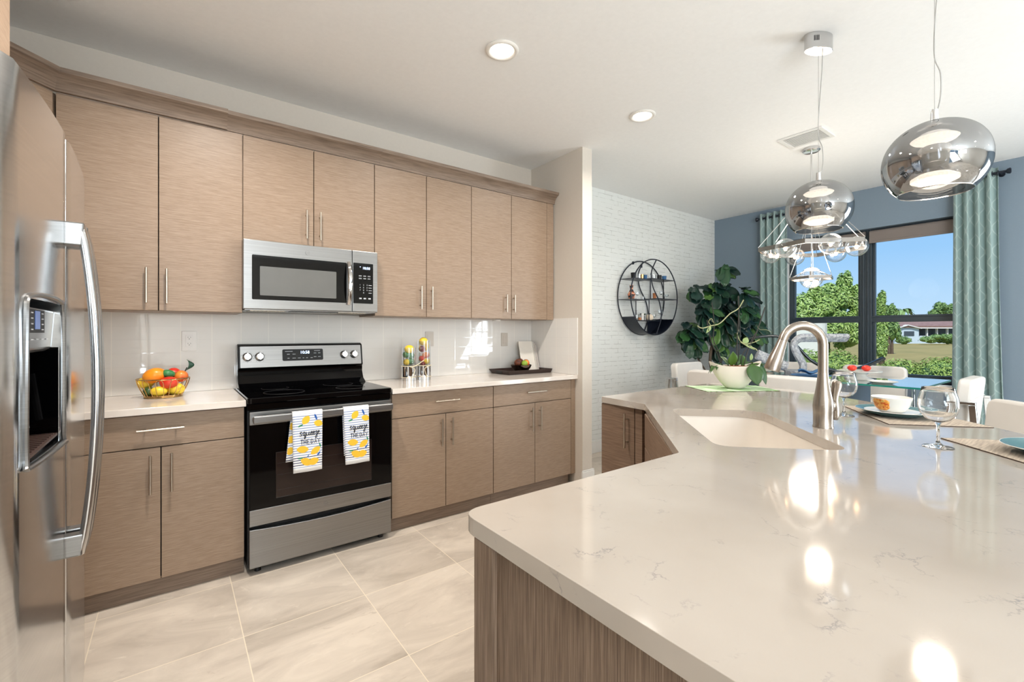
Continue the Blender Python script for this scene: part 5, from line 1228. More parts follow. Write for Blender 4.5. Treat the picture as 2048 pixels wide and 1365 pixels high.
# ================================================================ orchid in a boat-shaped white pot
def leafgrid(o, base, d, up, L, W, droop, nu=4, nv=8, tip=1.0, fold=0.15):
    d = Vector(d).normalized(); up = Vector(up); up = (up-d*up.dot(d)).normalized(); s_ = d.cross(up); base = Vector(base)
    def fn(u, v):
        w_ = W*(sin(pi*min(1, (v**0.8)*0.97+0.03))**tip)
        a = (u-0.5)*2
        return base+d*L*v*(1-0.25*droop*v)+s_*a*w_*0.5+up*(fold*W*abs(a)*sin(pi*v))-Vector((0, 0, 1))*droop*L*v*v*0.7
    o.grid(fn, nu, nv)
def orchid():
    x, y, z = 2.775, 1.425, TOP+0.004; t = thing('potted_orchid', 'orchid plant with bare curling stems in a boat-shaped cream pot', 'potted plant', (x, y, z))
    ax = Vector((cos(-0.60), sin(-0.60), 0)); bx = Vector((-ax.y, ax.x, 0)); c = Vector((x, y, z))
    o = B(); n = 44; prof = [(0.048, 0.034, 0.0), (0.064, 0.044, 0.010), (0.104, 0.064, 0.050), (0.138, 0.078, 0.095), (0.160, 0.086, 0.140)]
    def lp(a, b2, h, lift=True, inn=0.0):
        P = []
        for k in range(n):
            th = 2*pi*k/n; co, si = cos(th), sin(th)
            e_ = abs(co)**0.9*(1 if co > 0 else -1)
            hh = h+(0.028*co**4*(h/0.14)**2 if lift else 0)
            P.append(c+ax*(a-inn)*e_+bx*(b2-inn)*si*(1-0.12*abs(co))+Vector((0, 0, hh)))
        return P
    rs = [o.ring(lp(*p)) for p in prof]+[o.ring(lp(0.158, 0.084, 0.138, True, 0.006)), o.ring(lp(0.140, 0.075, 0.105, True, 0.006))]
    for a, b2 in zip(rs, rs[1:]): o.bridge(a, b2)
    o._f(rs[0][::-1]); o._f(rs[-1]); part('pot', o, 'cream', t, smooth=60)
    o = B(); o.lathe([(0, 0.016), (0.5, 0.014), (0.85, 0.006), (1.0, -0.004)], (0, 0, 0), 28, Matrix.Translation(c+Vector((0, 0, 0.124))) @ Matrix(((ax.x*0.142, bx.x*0.076, 0, 0), (ax.y*0.142, bx.y*0.076, 0, 0), (0, 0, 1, 0), (0, 0, 0, 1)))); part('potting_mix', o, 'moss', t, smooth=True)
    o = B(); zz = 0.138
    spec = [(-0.09, (-0.75, -0.35, 0.35), 0.13, 0.050, 0.9), (-0.07, (-0.9, 0.1, 0.5), 0.14, 0.050, 1.0), (-0.02, (-0.1, -0.3, 0.9), 0.12, 0.062, 0.2), (0.00, (0.5, 0.2, 0.8), 0.12, 0.055, 0.3), (0.04, (0.8, 0.3, 0.45), 0.14, 0.05, 0.5), (0.05, (0.2, 0.5, 0.8), 0.12, 0.05, 0.3), (0.075, (0.95, -0.2, 0.25), 0.13, 0.05, 0.3), (-0.04, (-0.3, 0.4, 0.7), 0.11, 0.055, 0.3), (-0.10, (-0.5, -0.6, 0.6), 0.10, 0.04, 1.0)]
    for k, (a, d, L, W, dr) in enumerate(spec): leafgrid(o, c+ax*a+Vector((0, 0, zz)), ax*d[0]+bx*d[1]+Vector((0, 0, d[2])), (0, 0, 1) if abs(d[2]) < 0.75 else -bx, L, W, dr)
    # two big leaves hanging over the front right
    leafgrid(o, c+ax*0.062-bx*0.078+Vector((0, 0, 0.150)), -bx*0.35+ax*0.10-Vector((0, 0, 1)), -bx, 0.125, 0.100, 0.0, fold=0.1, tip=0.7)
    leafgrid(o, c+ax*0.140-bx*0.02+Vector((0, 0, 0.155)), ax*0.22-bx*0.2-Vector((0, 0, 1)), -bx+ax*0.5, 0.135, 0.062, 0.0, fold=0.1, tip=0.7)
    part('leaves', o, 'orchid', t, smooth=60, solid=0.0016)
    up = lambda a, b2, h: c+ax*a+bx*b2+Vector((0, 0, h))
    o = B()
    for P, r in (([(-0.085, 0, 0.13), (-0.11, 0, 0.21), (-0.150, 0, 0.29), (-0.175, 0, 0.42)], 0.0030), ([(-0.080, 0.0, 0.13), (-0.10, 0, 0.22), (-0.135, 0, 0.30), (-0.13, 0, 0.40), (-0.145, 0, 0.53)], 0.0026), ([(0.012, 0, 0.13), (0.015, 0, 0.30), (0.025, 0, 0.45), (0.022, 0, 0.57)], 0.0034), ([(0.02, 0.01, 0.13), (0.032, 0, 0.30), (0.03, 0, 0.42)], 0.0026), ([(0.055, 0, 0.13), (0.085, 0, 0.24), (0.135, 0, 0.34), (0.19, 0, 0.50)], 0.0032), ([(0.04, 0, 0.13), (0.045, 0, 0.20), (0.09, 0, 0.27), (0.13, 0, 0.34)], 0.0026), ([(-0.12, 0, 0.23), (-0.135, 0, 0.25), (-0.130, 0, 0.29)], 0.002)):
        o.tube(smoothpts([up(*p) for p in P], 6), r, 6)
    part('flower_stems', o, 'stem', t, smooth=True)
    o = B()
    for P, r in (([(-0.235, 0, 0.385), (-0.205, 0, 0.370), (-0.150, 0, 0.385), (-0.095, 0, 0.400), (-0.03, 0, 0.460), (0.02, 0, 0.490), (0.055, 0, 0.545)], 0.0032), ([(-0.15, 0, 0.385), (-0.160, 0.01, 0.41), (-0.148, 0, 0.43), (-0.135, 0, 0.405)], 0.0022), ([(0.022, 0, 0.36), (0.016, 0, 0.33), (0.035, 0, 0.29), (0.075, 0, 0.275), (0.125, 0, 0.285), (0.155, 0, 0.30)], 0.0028), ([(0.035, 0, 0.285), (0.08, 0, 0.26), (0.125, 0, 0.245), (0.14, 0, 0.232)], 0.0034), ([(0.16, 0, 0.36), (0.20, 0, 0.36), (0.24, 0, 0.34)], 0.0010), ([(0.16, 0, 0.36), (0.14, 0, 0.38)], 0.0010)):
        o.tube(smoothpts([up(*p) for p in P], 6), r, 6)
    part('curling_stems', o, 'vine', t, smooth=True)
    o = B(); leafgrid(o, up(0.055, 0, 0.275), ax*0.3+Vector((0, 0, 0.6)), -bx, 0.055, 0.04, 0.2); leafgrid(o, up(0.06, 0, 0.27), ax*1.0-Vector((0, 0, 0.35)), -bx+Vector((0, 0, 0.4)), 0.075, 0.022, 0.2); leafgrid(o, up(-0.15, 0, 0.38), -ax*0.5+Vector((0, 0, -0.6)), -bx, 0.05, 0.02, 0.1)
    leafgrid(o, up(0.10, 0, 0.17), ax*0.1+Vector((0, 0, 1)), -bx, 0.05, 0.022, 0.1)
    part('new_leaves', o, M.setdefault('orchid2', leafmat('pale_orchid_leaf', [(128, 150, 92), (150, 168, 110)], 0.4)), t, smooth=60, solid=0.001)
orchid()
# ================================================================ fiddle-leaf plant in the corner
def fig():
    x, y = 5.02, 2.76; t = thing('fiddle_leaf_fig', 'tall fiddle-leaf fig with broad dark leaves in the corner by the brick wall', 'potted plant', (x, y, 0))
    o = B(); o.lathe([(0, 0), (0.13, 0), (0.17, 0.32), (0.155, 0.32), (0.15, 0.28), (0, 0.28)], (x, y, 0), 32); part('planter', o, 'cream', t, smooth=50)
    rf = Vector((0.802, -0.597, 0)); ff = Vector((0.597, 0.802, 0))
    def W(px, py, w_): return Vector((0, 0, EYE))+rf*((px-1024)/908*w_)+ff*w_+Vector((0, 0, -(py-667)/908*w_))
    o = B(); o.tube(smoothpts([(x, y, 0.27), (x-0.02, y, 0.6), (x-0.13, y+0.02, 0.85), (x-0.15, y+0.02, 1.0), (x-0.08, y, 1.3), (x-0.04, y, 1.55), (x-0.03, y, 1.75)], 5), 0.017, 8)
    o.tube(smoothpts([(x-0.02, y, 0.6), (x-0.26, y+0.10, 0.95), (x-0.30, y+0.12, 1.12)], 5), 0.010, 8); o.tube(smoothpts([(x-0.05, y, 0.8), (x+0.10, y-0.06, 1.15), (x+0.13, y-0.1, 1.35)], 5), 0.010, 8)
    part('trunk', o, 'bark', t, smooth=True)
    o = B(); rn = random.Random(11)
    # leaf clusters, given as (screen-plane centre, radii, count) at a true depth of about 4.9 m
    CL = [(1448, 630, 62, 66, 78, 5.22), (1385, 675, 26, 36, 26, 5.12), (1492, 610, 30, 44, 24, 5.17), (1452, 543, 18, 8, 7, 5.22), (1392, 583, 20, 12, 7, 5.12), (1505, 660, 26, 36, 14, 5.27), (1440, 695, 30, 20, 9, 5.22), (1412, 630, 26, 30, 14, 5.07), (1440, 585, 40, 22, 18, 5.27)]
    for cx, cy, rx, ry, n, dep in CL:
        for k in range(n):
            a = rn.random()*2*pi; q = math.sqrt(rn.random()); px, py = cx+rx*0.80*q*cos(a), cy+ry*0.80*q*sin(a)
            p = W(px, py, dep+rn.uniform(-0.16, 0.12))
            out = (p-Vector((x, y, p.z-0.1))); out.z = 0
            dr = rf*cos(a)*0.7*q+Vector((0, 0, -sin(a)*0.35*q-0.35))-ff*rn.uniform(0.15, 0.7)
            leafrand = rn.uniform(0.15, 0.225)
            d = dr.normalized(); up = Vector((rn.uniform(-.4, .4), rn.uniform(-.4, .4), 1))-ff*0.9
            L, Wd = leafrand, leafrand*0.80
            upn = (up-d*up.dot(d)).normalized(); s_ = d.cross(upn); dd = rn.uniform(0.1, 0.5)
            def fn(u, v):
                w_ = Wd*(0.50+0.50*v)*(max(0.0, sin(pi*min(1, v*0.93+0.06))))**0.5*(1-0.10*sin(pi*min(1, max(0, (v-0.25)*2.2))))
                b2 = (u-0.5)*2
                return p-d*L*0.5+d*L*v+s_*w_*0.5*b2+upn*(0.10*Wd*abs(b2)+0.008*sin(14*v)*abs(b2))-Vector((0, 0, dd*L*v*v*0.6))
            o.grid(fn, 4, 6)
    # a tuft of young upright leaves at the very top
    for a in range(5):
        ang = a*1.25; d = Vector((cos(ang)*0.8, sin(ang)*0.8, 0.45)); leafgrid(o, W(1450, 548, 5.22), d, (0, 0, 1), 0.16, 0.11, 0.3, tip=0.7)
    part('leaves', o, 'fig', t, smooth=60, solid=0.001)
fig()

# ================================================================ round wall shelf with small ornaments
SX, SZ, SR, SY0, SY1 = 4.272, 1.645, 0.417, 3.260, 3.085
def su(u, v): return (SX+SR*u, SZ+SR*v)
def shelf():
    t = thing('round_wall_shelf', 'round black metal wall shelf on the white brick wall', 'wall shelf', (SX, SY0, SZ-SR))
    r = 0.0065
    for y, n in ((SY1, 'front_ring'), (SY0, 'back_ring')):
        o = B(); o.torus((SX, y, SZ), SR, r, axis='y', seg=64, sr=8); part(n, o, 'iron', t, smooth=True)
    Sc = [(.05, .99), (-.14, .70), (-.155, .46), (-.065, .22), (.17, -.09), (.26, -.37), (.25, -.60), (.05, -.99)]
    for y, n in ((SY1, 'front_curve'), (SY0, 'back_curve')):
        o = B(); o.tube([(su(a, b)[0], y, su(a, b)[1]) for a, b, _ in [(p.x, p.y, 0) for p in smoothpts([(a, b, 0) for a, b in Sc], 6)]], r, 8); part(n, o, 'iron', t, smooth=True)
    def pl(ua, ub, v, n='shelf_board'):
        o = B(); xa, z = su(ua, v); xb, _ = su(ub, v); o.box(xa, xb, SY1-0.004, SY0+0.004, z-0.006, z); part(n, o, 'iron', t, bevel=0.001)
    pl(-.88, -.155, .46); pl(-.14, .86, .50); pl(-.26+.35, .985, -.02); pl(-.985, -.26, -.08); pl(-.76, .26, -.62); pl(.26, .80, -.58)
    o = B()
    for y in (SY1, SY0):
        for (ua, va, ub, vb) in ((-.26, -.08, -.26, -.62), (.37, .5, .37, -.02), (-.26, -.62, -.22, -.93) if y == SY0 else (.37, .5, .37, -.02)):
            xa, za = su(ua, va); xb, zb = su(ub, vb); o.cyl((xa, y, za), (xb, y, zb), 0.005, 6)
    part('uprights', o, 'iron', t)
    o = B()
    for a0, a1 in ((212, 262), (283, 325)):
        o = B(); o.grid(lambda u, v: Vector((SX+SR*cos(R(a0+(a1-a0)*u)), SY1+(SY0-SY1)*v, SZ+SR*sin(R(a0+(a1-a0)*u)))), 12, 1)
        part('curved_floor_panel', o, 'iron', t, solid=0.003)
    o = B()
    a = [R(283+(325-283)*k/10) for k in range(11)]
    o.prism([(SX+SR*cos(q), SZ+SR*sin(q)) for q in a]+[(su(.26, -.58)[0], su(0, -.58)[1])], SY0-0.003, SY0+0.0, axis='y'); part('corner_infill', o, 'iron', t)
    o = B()
    for u, v in ((-.35, .94), (.0, .88)):
        o = B(); q = su(u, v); o.box(q[0]-0.006, q[0]+0.006, SY0, YW-0.0005, q[1]-0.02, q[1]+0.012)
        part('hanging_tab', o, 'iron', t)
shelf()
def onshelf(u, v, lab, kind, m, r=0.016, h=0.035, prof=None, name=None, dy=0.0, cat=None):
    x, z = su(u, v); y = (SY0+SY1)/2+dy-0.03; z += 0.0005; r *= 1.22; h *= 1.35
    o = B()
    if kind == 'cup': P = [(0, 0), (r*0.8, 0), (r, h), (r*0.9, h), (r*0.72, 0.004), (0, 0.004)]
    elif kind == 'cyl': P = [(0, 0), (r, 0), (r, h), (0, h)]
    elif kind == 'glass': P = [(0, 0), (r*0.9, 0), (r*0.85, 0.004), (0.003, 0.007), (0.003, h*0.5), (r, h*0.65), (r*0.9, h), (r*0.85, h), (r*0.9, h*0.66), (0, h*0.54)]
    elif kind == 'vase': P = [(0, 0), (r*0.7, 0), (r, h*0.35), (r*0.35, h*0.7), (r*0.5, h), (r*0.4, h), (0, h*0.6)]
    o.lathe(P, (x, y, z), 18)
    return one(name or 'shelf_cup', o, m, lab, cat or 'cup', origin=(x, y, z), smooth=45, group=None)
V1, V2, V3, V4, V5 = .46, .50, -.08, -.02, -.62
onshelf(-.72, V1, 'black cup at the left of the round shelf top tier', 'cup', 'black_m', 0.024, 0.045)
onshelf(-.50, V1, 'clear shot glass beside the black cup on the round shelf', 'cup', 'clear', 0.017, 0.040, name='shot_glass', cat='glass')
onshelf(-.36, V1, 'clear tumbler with gold band, top left tier of round shelf', 'cup', 'gold', 0.014, 0.040, name='shot_glass', cat='glass')
onshelf(-.23, V1, 'blue-rimmed clear glass, right end of round shelf top left tier', 'cup', 'bluecloth', 0.017, 0.038, name='shot_glass', cat='glass')
onshelf(-.02, V2, 'tall clear glass just right of the round shelf curve, top tier', 'vase', 'clear', 0.017, 0.050, name='small_vase', cat='vase')
onshelf(.12, V2, 'small clear tumbler left of the plant on the round shelf top tier', 'cup', 'clear', 0.018, 0.036, name='shot_glass', cat='glass')
onshelf(.38, V2, 'black mug with pale ring on the round shelf top tier', 'cyl', 'black_m', 0.020, 0.038, name='mug', cat='cup')
onshelf(.60, V2, 'blue and white cup at the right of the round shelf top tier', 'cup', 'bluecloth', 0.022, 0.036, name='cup')
onshelf(-.80, V3, 'black cup with orange petals on the round shelf middle left tier', 'vase', 'floralcup', 0.034, 0.110, name='painted_vase', cat='vase')
onshelf(-.56, V3, 'small stemmed glass on the round shelf middle left tier', 'glass', 'clear', 0.018, 0.060, name='stemmed_glass', cat='glass')
onshelf(-.36, V3, 'small clear bowl glass at the end of the middle left tier', 'cup', 'clear', 0.019, 0.026, name='shot_glass', cat='glass')
onshelf(.17, V4, 'amber votive cup on the round shelf middle right tier', 'cup', 'wax', 0.018, 0.044, name='votive_cup', cat='candle holder')
onshelf(.46, V4, 'tall stemmed glass on the round shelf middle right tier', 'glass', 'clear', 0.018, 0.066, name='stemmed_glass', cat='glass')
onshelf(.70, V4, 'round clear dessert glass at the right of the middle right tier', 'glass', 'clear', 0.022, 0.040, name='stemmed_glass', cat='glass')
onshelf(-.62, V5, 'clear glass at the left of the round shelf lower tier', 'cup', 'clear', 0.018, 0.042, name='shot_glass', cat='glass')
onshelf(-.46, V5, 'clear glass with amber candle on the round shelf lower tier', 'cyl', 'wax', 0.014, 0.022, name='candle', cat='candle')
onshelf(-.35, V5, 'frosted white cylinder glass on the round shelf lower tier', 'cyl', 'ceramic', 0.013, 0.056, name='tumbler', cat='glass')
onshelf(.14, V5, 'small clear goblet beside the white pumpkin on the round shelf', 'glass', 'clear', 0.018, 0.055, name='stemmed_glass', cat='glass')
onshelf(.42, -.58, 'tall clear goblet at the right of the round shelf lower tier', 'glass', 'clear', 0.024, 0.080, name='stemmed_glass', cat='glass')
def pumpkin():
    x, z = su(-.06, V5); y = 3.14; t = thing('white_pumpkin', 'small white pumpkin on the round shelf lower tier', 'decoration', (x, y, z+0.0005))
    o = B()
    for k in range(9): a = 2*pi*k/9; o.sph((x+0.018*cos(a), y+0.018*sin(a), z+0.035), (0.024, 0.024, 0.034), 12)
    part('pumpkin_body', o, 'pumpkin', t, smooth=True)
    o = B(); o.cyl((x, y, z+0.060), (x+0.004, y, z+0.082), 0.005, 6); part('stalk', o, 'stem', t)
    x, z = su(-.19, V5); t = thing('succulent', 'dark green succulent behind the white pumpkin on the round shelf', 'potted plant', (x, y+0.05, z+0.0005))
    o = B(); o.lathe([(0, 0), (0.016, 0), (0.02, 0.05), (0, 0.05)], (x, y+0.05, z+0.0005), 14); part('plant_pot', o, 'black_m', t, smooth=40)
    o = B()
    for k in range(16): a = k*2.4; leafgrid(o, (x, y+0.05, z+0.05), (cos(a), sin(a), 0.5+0.05*k), (0, 0, 1), 0.055+0.012*(k % 3), 0.020, 0.3, 2, 4)
    part('leaves', o, 'fig', t, smooth=True)
    x, z = su(.24, V2); t = thing('succulent', 'tiny green plant in a clear cup on the round shelf top tier', 'potted plant', (x, 3.17, z+0.0005))
    o = B(); o.lathe([(0, 0), (0.015, 0), (0.019, 0.034), (0, 0.034)], (x, 3.17, z+0.0005), 14); part('plant_pot', o, 'clear', t, smooth=40)
    o = B()
    for k in range(12): a = k*2.4; leafgrid(o, (x, 3.17, z+0.034), (cos(a), sin(a), 0.8), (0, 0, 1), 0.034, 0.011, 0.3, 2, 4)
    part('leaves', o, 'fig', t, smooth=True)
pumpkin()

# ================================================================ glass dining table and its chairs
TX0, TX1, TY0, TY1, TZ = 3.77, 4.60, 0.754, 2.26, 0.90
def table():
    t = thing('dining_table', 'tall glass-topped dining table in front of the window', 'table', ((TX0+TX1)/2, (TY0+TY1)/2, 0))
    o = B(); o.box(TX0, TX1, TY0, TY1, TZ-0.012, TZ); tp = part('glass_top', o, 'tabletop', t)
    o = B(); e_ = 0.0015; z0, z1 = TZ-0.0118, TZ-0.0002
    o.box(TX0-e_, TX0, TY0, TY1, z0, z1); o.box(TX1, TX1+e_, TY0, TY1, z0, z1); o.box(TX0, TX1, TY0-e_, TY0, z0, z1); o.box(TX0, TX1, TY1, TY1+e_, z0, z1)
    part('polished_edge', o, 'glass_edge', tp, label='green polished glass edge')
    o = B(); o.box(TX0+0.20, TX1-0.12, 1.20, 1.80, 0.0, TZ-0.0125); part('pedestal', o, 'slate', t, bevel=0.01)
table()
def chair_mesh(label, grp):
    # counter-height chair, local frame: sitter faces +Y, back panel at -Y
    t = thing('upholstered_chair', label, 'chair', (0, 0, 0), grp)
    o = B(); o.box(-0.225, 0.225, -0.20, 0.22, 0.56, 0.66); part('seat', o, 'leather', t, bevel=0.03, seg=3, smooth=True)
    o = B(); X = Matrix.Translation((0, -0.235, 0.66)) @ Matrix.Rotation(0.10, 4, 'X')
    o.prism(roundpoly([(-0.232, -0.06), (0.232, -0.06), (0.232, 0.295), (-0.232, 0.295)], [0.02, 0.02, 0.05, 0.05]), -0.035, 0.035, X, axis='y'); bk = part('backrest', o, 'leather', t, bevel=0.016, seg=3, smooth=True)
    o = B(); o.tube([X @ Vector((s_*0.234, 0.0363*q, 0.17)) for s_, q in ((-1, -1), (1, -1))], 0.0022, 5); part('seam', o, 'leather', bk)
    for s_ in (-1, 1):
        o = B(); x = s_*0.262
        o.box(x-0.014, x+0.014, 0.15, 0.18, 0.03, 0.56); o.prism([(-0.315, 0.80), (-0.280, 0.80), (-0.335, 0.03), (-0.370, 0.03)], x-0.014, x+0.014, axis='x'); o.box(x-0.014, x+0.014, -0.315, -0.20, 0.80, 0.818); o.box(x-0.014, x+0.014, -0.225, -0.20, 0.56, 0.80); o.box(x-0.014, x+0.014, -0.30, 0.18, 0.56, 0.585)
        o.box(x-0.014, x+0.014, -0.37, 0.18, 0.0, 0.03); part('arm_frame', o, 'chrome', t, bevel=0.003, label='chrome arm and leg frame')
    o = B(); o.box(-0.25, 0.25, 0.155, 0.175, 0.25, 0.27); part('footrest', o, 'chrome', t, bevel=0.003)
    return t
GC = 'white chairs around the glass dining table'
ch0 = chair_mesh('white chair across the table, tucked in under the window behind the cake stand', GC)
def setch(o, x, y, a, label=None, grp=GC):
    o.location = (x, y, 0); o.rotation_euler = (0, 0, a)
    if label: o['label'] = label
    if grp: o['group'] = grp
setch(ch0, 4.78, 1.33, pi/2)
for x, y, a, l, g in ((4.78, 1.93, pi/2, 'white chair across the table, left of the window mullion', GC),
                      (3.60, 1.30, -pi/2, 'white chair with its back to the island, behind the faucet', GC),
                      (3.60, 1.86, -pi/2, 'white chair with its back to the island, just right of the orchid pot', GC),
                      (4.22, 0.85, 0, 'white chair at the right end of the dining table, chrome arms showing', GC),
                      (4.12, 2.34, pi, 'white chair at the left end of the dining table, seen left of the orchid pot', GC),
                      ):
    c_ = copy_tree(ch0); setch(c_, x, y, a, l, g)
c_ = copy_tree(ch0); setch(c_, 2.615, 0.365, pi/4, 'white counter chair drawn up to the island at the right edge', 'counter chairs at the island'); c_.name = 'counter_chair'
# things on the table
def cakestand():
    x, y, z = 4.10, 1.17, TZ+0.0005; t = thing('cake_stand', 'white pedestal cake stand on the glass table', 'cake stand', (x, y, z))
    o = B(); o.lathe([(0, 0), (0.085, 0), (0.088, 0.006), (0.05, 0.022), (0.042, 0.036), (0.06, 0.050), (0.135, 0.060), (0.138, 0.066), (0.05, 0.062), (0, 0.062)], (x, y, z), 40); part('stand_body', o, 'ceramic', t, smooth=50)
    for dx, dy, l in ((-0.03, 0.035, 'left red fruit lying on the white cake stand'), (0.03, -0.035, 'right red fruit lying on the white cake stand')):
        q = B(); q.sph((x+dx, y+dy, z+0.062+0.023), (0.028, 0.030, 0.022), 16); one('dragon_fruit', q, 'red', l, 'fruit', smooth=True, group='fruit on the cake stand')
cakestand()
def tplate(x, y, m, r, label):
    z = TZ+(0.0046 if y > 1.8 else 0.0005); t = thing('plate', label, 'plate', (x, y, z)); o = B(); o.lathe([(0, 0), (r*0.6, 0), (r, 0.015), (r-0.002, 0.017), (r*0.6, 0.005), (0, 0.005)], (x, y, z), 36); part('plate_body', o, m, t, smooth=50)
tplate(3.90, 0.98, 'ceramic', 0.085, 'small white plate in front of the cake stand on the glass table')
tplate(4.02, 1.46, 'bluecloth', 0.14, 'blue plate left of the cake stand on the glass table')
tplate(4.15, 1.95, 'ceramic', 0.14, 'white plate at the left end of the glass table')
def napkin(x, y, a, label):
    o = B(); X = Matrix.Translation((x, y, TZ+0.018)) @ Matrix.Rotation(a, 4, 'Z')
    o.grid(lambda u, v: X @ Vector(((u-0.5)*0.17, (v-0.5)*0.17, 0.022*abs(sin(5*u+2*v))+0.012*sin(9*v)+0.012)), 10, 10)
    one('napkin', o, 'bluecloth', label, 'napkin', smooth=True, solid=0.002)
napkin(4.02, 1.46, 0.4, 'folded blue napkin on the blue plate'); napkin(4.10, 1.98, -0.3, 'folded blue napkin on the white plate by the faucet')
o = B(); o.prism([(3.85, 1.80), (4.16, 1.80), (4.16, 2.15), (3.85, 2.15)], TZ+0.0006, TZ+0.004); one('placemat', o, 'placemat', 'tan placemat at the left end of the glass table', 'placemat')
# glass sculpture, three textured bars
rfv = Vector((0.802, -0.597, 0)); ffv = Vector((0.597, 0.802, 0))
def scr(px, py, dep): return Vector((0, 0, EYE))+rfv*((px-1024)/908*dep)+ffv*dep+Vector((0, 0, -(py-667)/908*dep))
t = thing('glass_sculpture', 'clear textured glass sculpture with bent bars on the dining table', 'sculpture', tuple(scr(1600, 738, 3.95)*Vector((1, 1, 0)) + Vector((0, 0, TZ)) if False else (4.35, 1.75, TZ+0.0005)))
o = B()
c0 = Vector((4.40, 1.70, 0)); L_ = rfv
def sp(a, z): return c0+L_*a+Vector((0, 0, z))
o.tube(smoothpts([sp(0.045, TZ+0.012), sp(0.04, 0.98), sp(-0.01, 1.07), sp(-0.035, 1.15), sp(0.01, 1.198), sp(0.08, 1.205)], 5)+[sp(0.43, 1.205)], 0.047, 8, flat=(0.95, 0.6)); part('bent_bar', o, 'ice', t, smooth=40)
o = B(); o.tube([sp(-0.10, TZ+0.05), sp(-0.36, 1.06)], 0.048, 8, flat=(0.9, 0.5)); part('leaning_bar', o, 'ice', t, smooth=40)
o = B(); o.lathe([(0, 0), (0.11, 0), (0.11, 0.02), (0, 0.024)], (4.40, 1.70, TZ+0.0006), 24, None, 1.2, 0.9); part('sculpture_base', o, 'ice', t, smooth=40)
# dark glass ribbon
t = thing('glass_ribbon', 'dark curved glass ribbon ornament arching over the table', 'sculpture', (4.15, 1.5, TZ+0.0005))
o = B(); P = [scr(1490, 680, 4.3), scr(1520, 674, 4.25), scr(1560, 674, 4.2), scr(1590, 690, 4.15), scr(1620, 720, 4.1), scr(1655, 738, 4.05), scr(1690, 743, 4.0), scr(1725, 735, 3.98), scr(1767, 717, 3.95)]
o.tube(smoothpts(P, 5), 0.026, 10, flat=(0.55, 1.3)); part('ribbon', o, 'rib', t, smooth=60)
q = P[6]; o = B(); o.lathe([(0, 0), (0.03, 0), (0.03, 0.004), (0.006, 0.008), (0.006, max(0.01, q.z-TZ)), (0, max(0.01, q.z-TZ))], (q.x, q.y, TZ+0.0006), 16); part('ribbon_foot', o, 'chrome', t, smooth=40)

# ================================================================ outside
o = B(); o.box(XW+0.35, 220, -120, 160, -0.30, -0.12); t = struct('ground', o, 'grass')
def leaves(name, blobs, n, size, m, seed, parent, core='treedark', cs=0.82):
    rn = random.Random(seed); o = B()
    tot = sum(r[0]*r[2] for _, r in blobs)
    for c, r in blobs:
        for k in range(int(n*r[0]*r[2]/tot)):
            z = rn.uniform(-0.5, 1); a = rn.random()*2*pi; q = math.sqrt(1-z*z); d = Vector((q*cos(a), q*sin(a), z))
            s_ = rn.uniform(0.78, 1.10)
            p = Vector(c)+Vector((d.x*r[0]*s_, d.y*r[1]*s_, d.z*r[2]*s_))
            nd = (d+Vector((rn.uniform(-.7, .7), rn.uniform(-.7, .7), rn.uniform(-.3, .9)))).normalized()
            t1 = nd.cross(Vector((rn.uniform(-1, 1), rn.uniform(-1, 1), rn.uniform(-1, 1)))).normalized(); t2 = nd.cross(t1)
            L = size*rn.uniform(0.7, 1.3); w_ = L*0.36
            v = [o.bm.verts.new(p-t1*L/2), o.bm.verts.new(p+t2*w_/2+nd*w_*0.2), o.bm.verts.new(p+t1*L/2), o.bm.verts.new(p-t2*w_/2+nd*w_*0.2)]
            o._f([v[0], v[1], v[2]]); o._f([v[0], v[2], v[3]])
    part(name, o, m, parent, smooth='keep')
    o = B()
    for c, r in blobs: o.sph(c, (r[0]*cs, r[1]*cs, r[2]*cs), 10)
    part('crown_shade_core', o, core, parent, smooth=True)
def G(px, py_top, dep, hw): return scr(px, py_top, dep)
def bush(name, label, pts, dep, n, size, m, seed, z0=-0.12, trunk=True, core='treedark', cat='tree', grp=None):
    bl = []
    for px, py, rx, ry in pts:
        c = scr(px, py, dep); k = dep/908; bl.append((tuple(c), (rx*k, rx*k*0.9, ry*k)))
    c = bl[0][0]; t = thing(name, label, cat, (c[0], c[1], z0), grp)
    rn = random.Random(seed+100); sub_ = []
    for cc, r in bl:
        for k in range(7):
            a = rn.random()*2*pi; zz = rn.uniform(-0.6, 1.0); q = math.sqrt(max(0, 1-zz*zz)); f_ = rn.uniform(0.30, 0.55)
            sub_.append(((cc[0]+r[0]*0.75*q*cos(a), cc[1]+r[1]*0.75*q*sin(a), cc[2]+r[2]*0.75*zz), (r[0]*f_, r[1]*f_, r[2]*f_)))
    bl = [(cc, (r[0]*0.8, r[1]*0.8, r[2]*0.8)) for cc, r in bl]+sub_
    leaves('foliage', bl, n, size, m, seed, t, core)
    if trunk:
        o = B()
        for cc, r in bl[:2]: o.tube([(cc[0], cc[1], z0), (cc[0]+0.05, cc[1], cc[2])], [min(0.09, 0.06*dep/10), min(0.05, 0.03*dep/10)], 8)
        part('trunk', o, 'bark', t, smooth=True)
    return t
bush('leafy_tree', 'bright green leafy tree filling the left window panes', [(1608, 622, 34, 42), (1655, 612, 32, 36), (1688, 594, 18, 44), (1712, 610, 16, 38), (1700, 668, 26, 42), (1650, 655, 40, 40), (1590, 650, 30, 56), (1630, 600, 14, 26)], 10.5, 24000, 0.095, 'tree', 5)
bush('leafy_tree', 'narrow green tree just right of the window mullion', [(1762, 612, 8, 32), (1764, 660, 12, 44), (1762, 700, 12, 30)], 9.6, 6000, 0.085, 'tree', 6)
bush('slender_tree', 'thin pale green tree left of the distant white gable', [(1784, 660, 14, 34), (1778, 628, 12, 18)], 30, 900, 0.30, 'treedark', 7)
